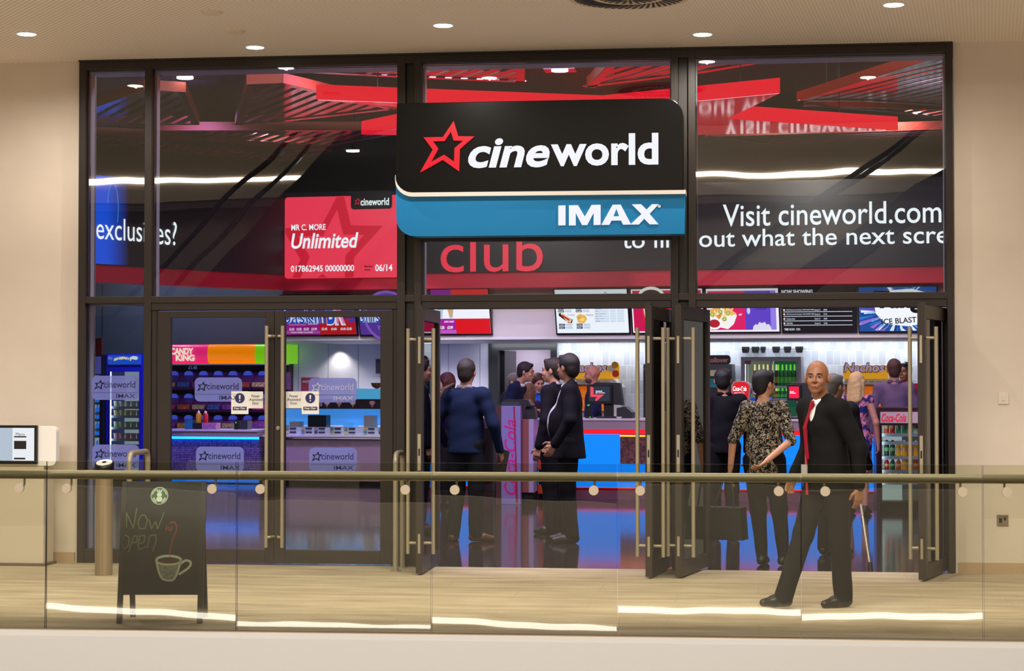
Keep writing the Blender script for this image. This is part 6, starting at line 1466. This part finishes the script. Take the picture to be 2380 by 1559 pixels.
        if hair == 'short':
            for s2 in (-1, 1): q.ell(hp_(s2*.085, .0, -.055), A(.03, .05, .055)*hs, R_, k=.01, sub=True)
        sd_obj('hair', q, max(.006, vox*.85), hm, e, fold=.002, fs=30)
    elif hair == 'fringe_bald':
        q = SD(); q.ell(hp_(0, .022, .012), A(.081, .098, .075)*hs, R_, k=.02); q.ell(hp_(0, -.05, .0), A(.11, .075, .12)*hs, R_, k=.01, sub=True); sd_obj('hair', q, .006, hm, e)
    if beard:
        q = SD(); q.ell(hp_(0, -.026, -.068), A(.06, .068, .052)*hs, R_, k=.01); q.ell(hp_(0, -.1, -.035), A(.035, .03, .022)*hs, R_, k=.01, sub=True); q.ell(hp_(0, .0, .03), A(.1, .12, .075)*hs, R_, k=.01, sub=True); sd_obj('beard', q, .006, mat('beard', '#5a4034', .8), e)
    # ---- face details
    mb = MB(); wm = mat('eye_white_shaded', '#8f857c', .3); im = mat('iris', '#1a0f0a', .2)  # whites are darkened to hold the shadow of the eye sockets
    ey = MB(); br = MB()
    for q in (-1, 1):
        c = hp_(q*.031, -.0775, .004); ey.ell(c, (.0100*hs,)*3, wm, 12); c2 = hp_(q*.031, -.0865, .004); ey.ell(c2, (.0066*hs,)*3, im, 8)
        br.tube([hp_(q*.014, -.090, .020), hp_(q*.032, -.089, .026), hp_(q*.05, -.078, .019)], [.0035*hs, .004*hs, .002*hs], mat('brow_'+hc.strip('#'), hc if hair != 'grey' else '#6a6058', .8), 6)
    ey.build('eyes', e, org=(0, 0, 0), smooth=True); br.build('eyebrows', e, org=(0, 0, 0), smooth=True)
    lp = MB(); lp.tube([hp_(-.022, -.088, -.064), hp_(-.01, -.0965, -.0625), hp_(0, -.098, -.064), hp_(.01, -.0965, -.0625), hp_(.022, -.088, -.064)], [.002*hs, .0045*hs, .005*hs, .0045*hs, .002*hs], mat('lips', '#8a4a40', .5), 6); lp.build('lips', e, org=(0, 0, 0), smooth=True)
    return e, D, S
def extra(e, name, mb, **k): return mb.build(name, e, org=(0, 0, 0), **k)
# 1 the guard
e, D, S = person('bald person in black suit and red tie walking left in the foreground', 1924, 13.72, 1.745, -.95, sk='#935e3e', hair='none', hc='#1a100c', tc='#0e0c0b', bot='#100e0d', tie='#8c1224', hy=.62+.12, hp=-.04, vox=.006, g=1.2, shirt='#e8e2dc',
    legs={'knL': (.10, .02, .50), 'anL': (.05, .09, .085), 'knR': (-.08, -.16, .52), 'anR': (-.05, -.36, .10), 'ftL': (.0, -1, .0), 'ftR': (-.05, -1, .05)},
    arms={'elR': (-.25, .02, 1.14), 'wrR': (-.21, -.14, .92), 'elL': (.27, .06, 1.13), 'wrL': (.28, .05, .87)}, lean=(0, -.10))
mb = MB(); f = lambda x, y, z: A(x, y, z)*S
mb.tube([f(-.05, -.06, 1.47), f(-.05, -.15, 1.3), f(-.015, -.185, 1.12), f(0, -.195, .98), f(.004, -.19, .80)], .009, mat('lanyard_red', '#a82430', .7), 6); mb.box(-.03, .03, -.215, -.205, .92, 1.01, mat('badge_pale', '#b8b0b0', .5)); extra(e, 'lanyard', mb)
# 2 sweater man with bag
nv = cloth('navy_knit', '#131f3e')
e, D, S = person('person in navy sweater with a brown shoulder bag, seen from behind in the doorway', 1084, 19.3, 1.81, 2.86, sk='#b07a60', hc='#2a1d16', top='sweater', hemz=.88, tc=nv, shirt='#8c8a98', bot='#14151c', shoe='#5a3826', g=1.22, hy=.12,
    legs={'anL': (.13, .03, .085), 'ftL': (.2, -1, 0), 'ftR': (-.75, -.6, 0), 'anR': (-.09, -.02, .085)}, arms={'elR': (-.30, .03, 1.12), 'wrR': (-.31, -.10, .87), 'elL': (.31, .03, 1.12), 'wrL': (.27, -.12, .93)})
mb = MB(); bm_ = mat('bag_brown', '#2c1a12', .6); mb.tube([A(.12, .02, 1.51)*S, A(.17, .13, 1.47)*S, A(.26, .20, 1.28)*S, A(.33, .18, 1.08)*S, A(.35, .13, .96)*S], .019, mat('strap_brown', '#4a2c24', .6), 8); mb.tube([A(.12, .06, 1.46)*S, A(.19, -.10, 1.40)*S, A(.33, -.08, 1.1)*S, A(.35, -.02, .95)*S], .014, mat('strap_brown', '#4a2c24', .6), 8)
xyz = (e.location.x, e.location.y)
def carried(name, label, cat, mb, e, smooth=False, bevel=0):
    o = mb.build(name, None, None, (0, 0, 0), smooth=smooth, bevel=bevel); o.location = e.location; o.rotation_euler = e.rotation_euler; return tag(o, label, cat)
P = [A(.33, -.16, .97), A(.33, .14, .97), A(.35, .15, .70), A(.35, -.17, .70)]
mb.prism([(.30, .68), (.40, .68), (.41, .72), (.39, .98), (.33, .98), (.30, .72)], -.16, .16, bm_); carried('shoulder_bag', 'brown shoulder bag hanging at the hip of the navy sweater', 'bag', mb, e, bevel=.012)
mb = MB(); mb.add([tuple(A(-.36, -.22, .86)*S), tuple(A(-.28, -.16, .90)*S), tuple(A(-.20, -.20, .64)*S), tuple(A(-.29, -.26, .60)*S), tuple(A(-.355, -.225, .86)*S), tuple(A(-.275, -.165, .90)*S), tuple(A(-.195, -.205, .64)*S), tuple(A(-.285, -.265, .60)*S)], [(0, 1, 2, 3), (7, 6, 5, 4), (0, 4, 5, 1), (1, 5, 6, 2), (2, 6, 7, 3), (3, 7, 4, 0)], mat('folder', '#4a443c', .5)); carried('folder', 'grey folder held in the hand of the navy sweater wearer', 'folder', mb, e)
# 3 and 4: the two men in dark suits
person('tall person in dark blazer and open pale shirt, standing before the blue counter', 1322, 19.2, 1.862, -1.50, sk='#a87860', hc='#1c1210', tc='#0b0812', bot='#100e14', g=1.2, hy=-.66, belly=1.0, shirt='#b8b0b8', arms={'elR': (-.28, .03, 1.12), 'wrR': (-.24, -.14, .93), 'elL': (.30, .02, 1.14), 'wrL': (.26, -.12, .92)}, legs={'anL': (.12, .03, .085), 'anR': (-.1, 0, .085)}, hemz=.80, open_=.8)
person('dark-haired person in dark jacket facing left, half hidden by the tall dark blazer', 1286, 20.3, 1.835, -1.8, sk='#b8846c', hc='#22140f', tc='#0e0b14', bot='#121018', g=1.22, shirt='#b4a8b4', open_=1.0, hy=.0, arms={'elR': (-.27, .0, 1.13), 'wrR': (-.25, -.1, .9)})
# 5 leaning man and those behind
person('person in navy suit leaning over the till, facing right', 1170, 26.4, 1.86, 1.45, sk='#c48e74', hc='#1e1512', tc='#181f3c', g=1.1, lean=(0, -.34), hp=.12, arms={'elR': (-.26, -.10, 1.12), 'wrR': (-.22, -.34, 1.12), 'elL': (.27, -.08, 1.14), 'wrL': (.22, -.33, 1.13)}, vox=.009, open_=-1)
person('grey-haired person mostly hidden behind the leaning navy suit', 1180, 27.9, 1.70, 1.3, sk='#b88a74', hc='#5a5048', tc='#120e1c', g=1.15, lean=(0, -.12), vox=.01, open_=-1)
person('blonde person mostly hidden behind the leaning navy suit', 1232, 27.25, 1.56, 2.6, sk='#c8967c', hair='long', hc='#6a4630', top='shirt', tc='#3a2434', female=True, vox=.01)
# 6 woman at the left
person('auburn-haired person in dark top facing left behind the sweater man', 1038, 24.6, 1.70, -1.75, sk='#d8a89a', hair='bob', hc='#4a1812', top='shirt', tc='#1c1038', female=True, vox=.009)
# 7 blue shirted server
sb = cloth('blue_uniform', '#1550b0')
person('server in bright blue shirt looking down behind the counter', 1250, 28.1, 1.70, .35, sk='#c89078', hair='bob', hc='#3c1610', top='shirt', tc=sb, female=True, hp=.42, hy=.15, short_sleeve=True, shirt='collar', vox=.008, arms={'elR': (-.22, -.10, 1.14), 'wrR': (-.12, -.33, 1.16), 'elL': (.20, -.1, 1.14), 'wrL': (.10, -.33, 1.14)})
# 8 bald server
person('bald bearded server in navy suit facing left behind the till', 1378, 27.4, 1.81, -1.45, sk='#b87c68', hair='none', hc='#4a3428', tc='#18224c', g=1.1, beard=True, vox=.008)
# 9 man in black
e, D, S = person('dark-haired person all in black seen from behind beside the right pillar', 1680, 19.8, 1.725, -2.85, sk='#b87c66', hc='#0c0908', top='sweater', tc='#0d0b12', shirt='#0d0b12', bot='#0d0c10', g=1.15, hy=-.25)
# 10 patterned blouse
def floral(name, a, b_, c, sc):
    mt = bpy.data.materials.new(name); mt.use_nodes = True; nt = mt.node_tree; L = nt.links.new; bb_ = nt.nodes['Principled BSDF']; bb_.inputs['Roughness'].default_value = .85; bb_.inputs['Specular IOR Level'].default_value = .2
    tc_ = nt.nodes.new('ShaderNodeTexCoord'); n = nt.nodes.new('ShaderNodeTexNoise'); n.inputs['Scale'].default_value = sc; n.inputs['Detail'].default_value = 2; n.inputs['Distortion'].default_value = 1.5; L(tc_.outputs['Object'], n.inputs['Vector'])
    r = nt.nodes.new('ShaderNodeValToRGB'); r.color_ramp.elements[0].position = .47; r.color_ramp.elements[0].color = rgb(a)+(1,); r.color_ramp.elements[1].position = .56; r.color_ramp.elements[1].color = rgb(b_)+(1,)
    q = r.color_ramp.elements.new(.68); q.color = rgb(c)+(1,); L(n.outputs[0], r.inputs[0]); L(r.outputs[0], bb_.inputs['Base Color']); return mt
e, D, S = person('person in black and cream patterned blouse in the doorway, hand behind back', 1776, 16.85, 1.69, 2.86, sk='#c08a6a', hair='short', hc='#150c0c', top='shirt', tc=floral('patterned_cloth', '#100e0e', '#8a7c66', '#b8aa90', 42), bot='#121012', shoe='#141010', female=True, g=1.28, hy=-.55, short_sleeve='mid', hemz=.80,
    arms={'elL': (.27, .08, 1.12), 'wrL': (.30, .06, .86), 'elR': (-.27, .10, 1.12), 'wrR': (-.10, .26, .95)}, legs={'anL': (.02, .02, .085), 'knL': (.06, 0, .5), 'knR': (-.13, -.02, .5), 'anR': (-.17, -.02, .085), 'ftR': (-.35, -1, 0)})
mb = MB(); bk = mat('bag_black', '#0e0c0b', .5, bump=.2, bscale=20); mb.prism([(.14, .22), (.52, .22), (.50, .50), (.16, .50)], .02, .20, bk); mb.tube([(.24, .11, .49), (.27, .09, .72), (.31, .07, .80), (.35, .09, .72), (.42, .11, .49)], .009, bk, 8)
carried('tote_bag', 'large black tote bag hanging from the hand of the patterned blouse wearer', 'bag', mb, e, bevel=.02)
# 11 grey man with crutch
e, D, S = person('grey-haired person with a crutch almost hidden behind the walking guard', 1938, 17.8, 1.66, 2.7, sk='#b8866c', hair='short', hc='#6b6258', tc='#17141a', g=1.1, open_=-1, hy=-.3, top='jacket', arms={'elR': (-.27, .04, 1.1), 'wrR': (-.30, -.12, .86)})
tip = floor(2023, 1322); top_ = at_depth(1991, 1104, 17.3); t = Thing('crutch', 'pale metal crutch leaning to the floor right of the walking guard', 'crutch', SF, (tip.x, tip.y, 0))
mb = MB(); d_ = (top_-tip); mb.tube([tip+d_*.06, tip+d_*.62], .011, M_steel2, 10); mb.tube([tip+d_*.55, tip+d_*1.0], .0135, mat('crutch_grey', '#8a7d6c', .4, metal=.4), 10); t.part('shaft', mb, smooth=True)
mb = MB(); mb.lathe([(.024, 0), (.02, .03), (.014, .06)], tuple(tip), M_black, 12); t.part('rubber_foot', mb)
mb = MB(); mb.tube([top_, top_+Vector((.09, .02, .01))], .014, M_black, 8); mb.tube([top_, top_+d_*.25], .010, M_steel2, 8); t.part('handle', mb)
# 12 blonde in floral dress
person('blonde person in pink and blue floral dress at the counter', 1992, 23.2, 1.70, 2.75, sk='#c88a78', hair='long', hc='#e6bc80', top='dress', tc=floral('floral_dress', '#2c2c70', '#b8688c', '#dca0a8', 10), female=True, skirt=True, hy=-.2, g=1.05)
# 13 purple shirt
person('person in mauve shirt seen from behind above the drinks cooler', 2078, 24.75, 1.87, 3.1, sk='#b8806c', hc='#4a2c1c', top='shirt', tc=cloth('mauve', '#6c5674'), shirt='collar', bot='#1a1a2a', g=1.15, vox=.009, hemz=.88)
# 14, 15 servers
person('dark-haired server in red shirt facing out behind the mauve shirt', 2103, 26.9, 1.85, -.5, sk='#8a5a42', hc='#0c0c12', top='shirt', tc=cloth('red_uniform', '#8c1428'), shirt='collar', vox=.008)
person('brown-haired server bending behind the drink tap block', 1764, 27.6, 1.61, .3, sk='#c48c70', hair='bob', hc='#4a2c1c', top='shirt', tc=sb, female=True, vox=.009, hp=.2)
vs = scene.view_settings; vs.view_transform = 'Standard'; vs.look = 'None'; vs.exposure = 0.0; vs.gamma = 1.0; vs.use_curve_mapping = False
cy = scene.cycles; cy.adaptive_threshold = .025; cy.max_bounces = 9; cy.transparent_max_bounces = 24; cy.glossy_bounces = 5; cy.diffuse_bounces = 4; cy.transmission_bounces = 6
cy.use_denoising = True; cy.caustics_reflective = False; cy.caustics_refractive = False; cy.sample_clamp_indirect = 6; cy.sample_clamp_direct = 0
bpy.context.view_layer.update()
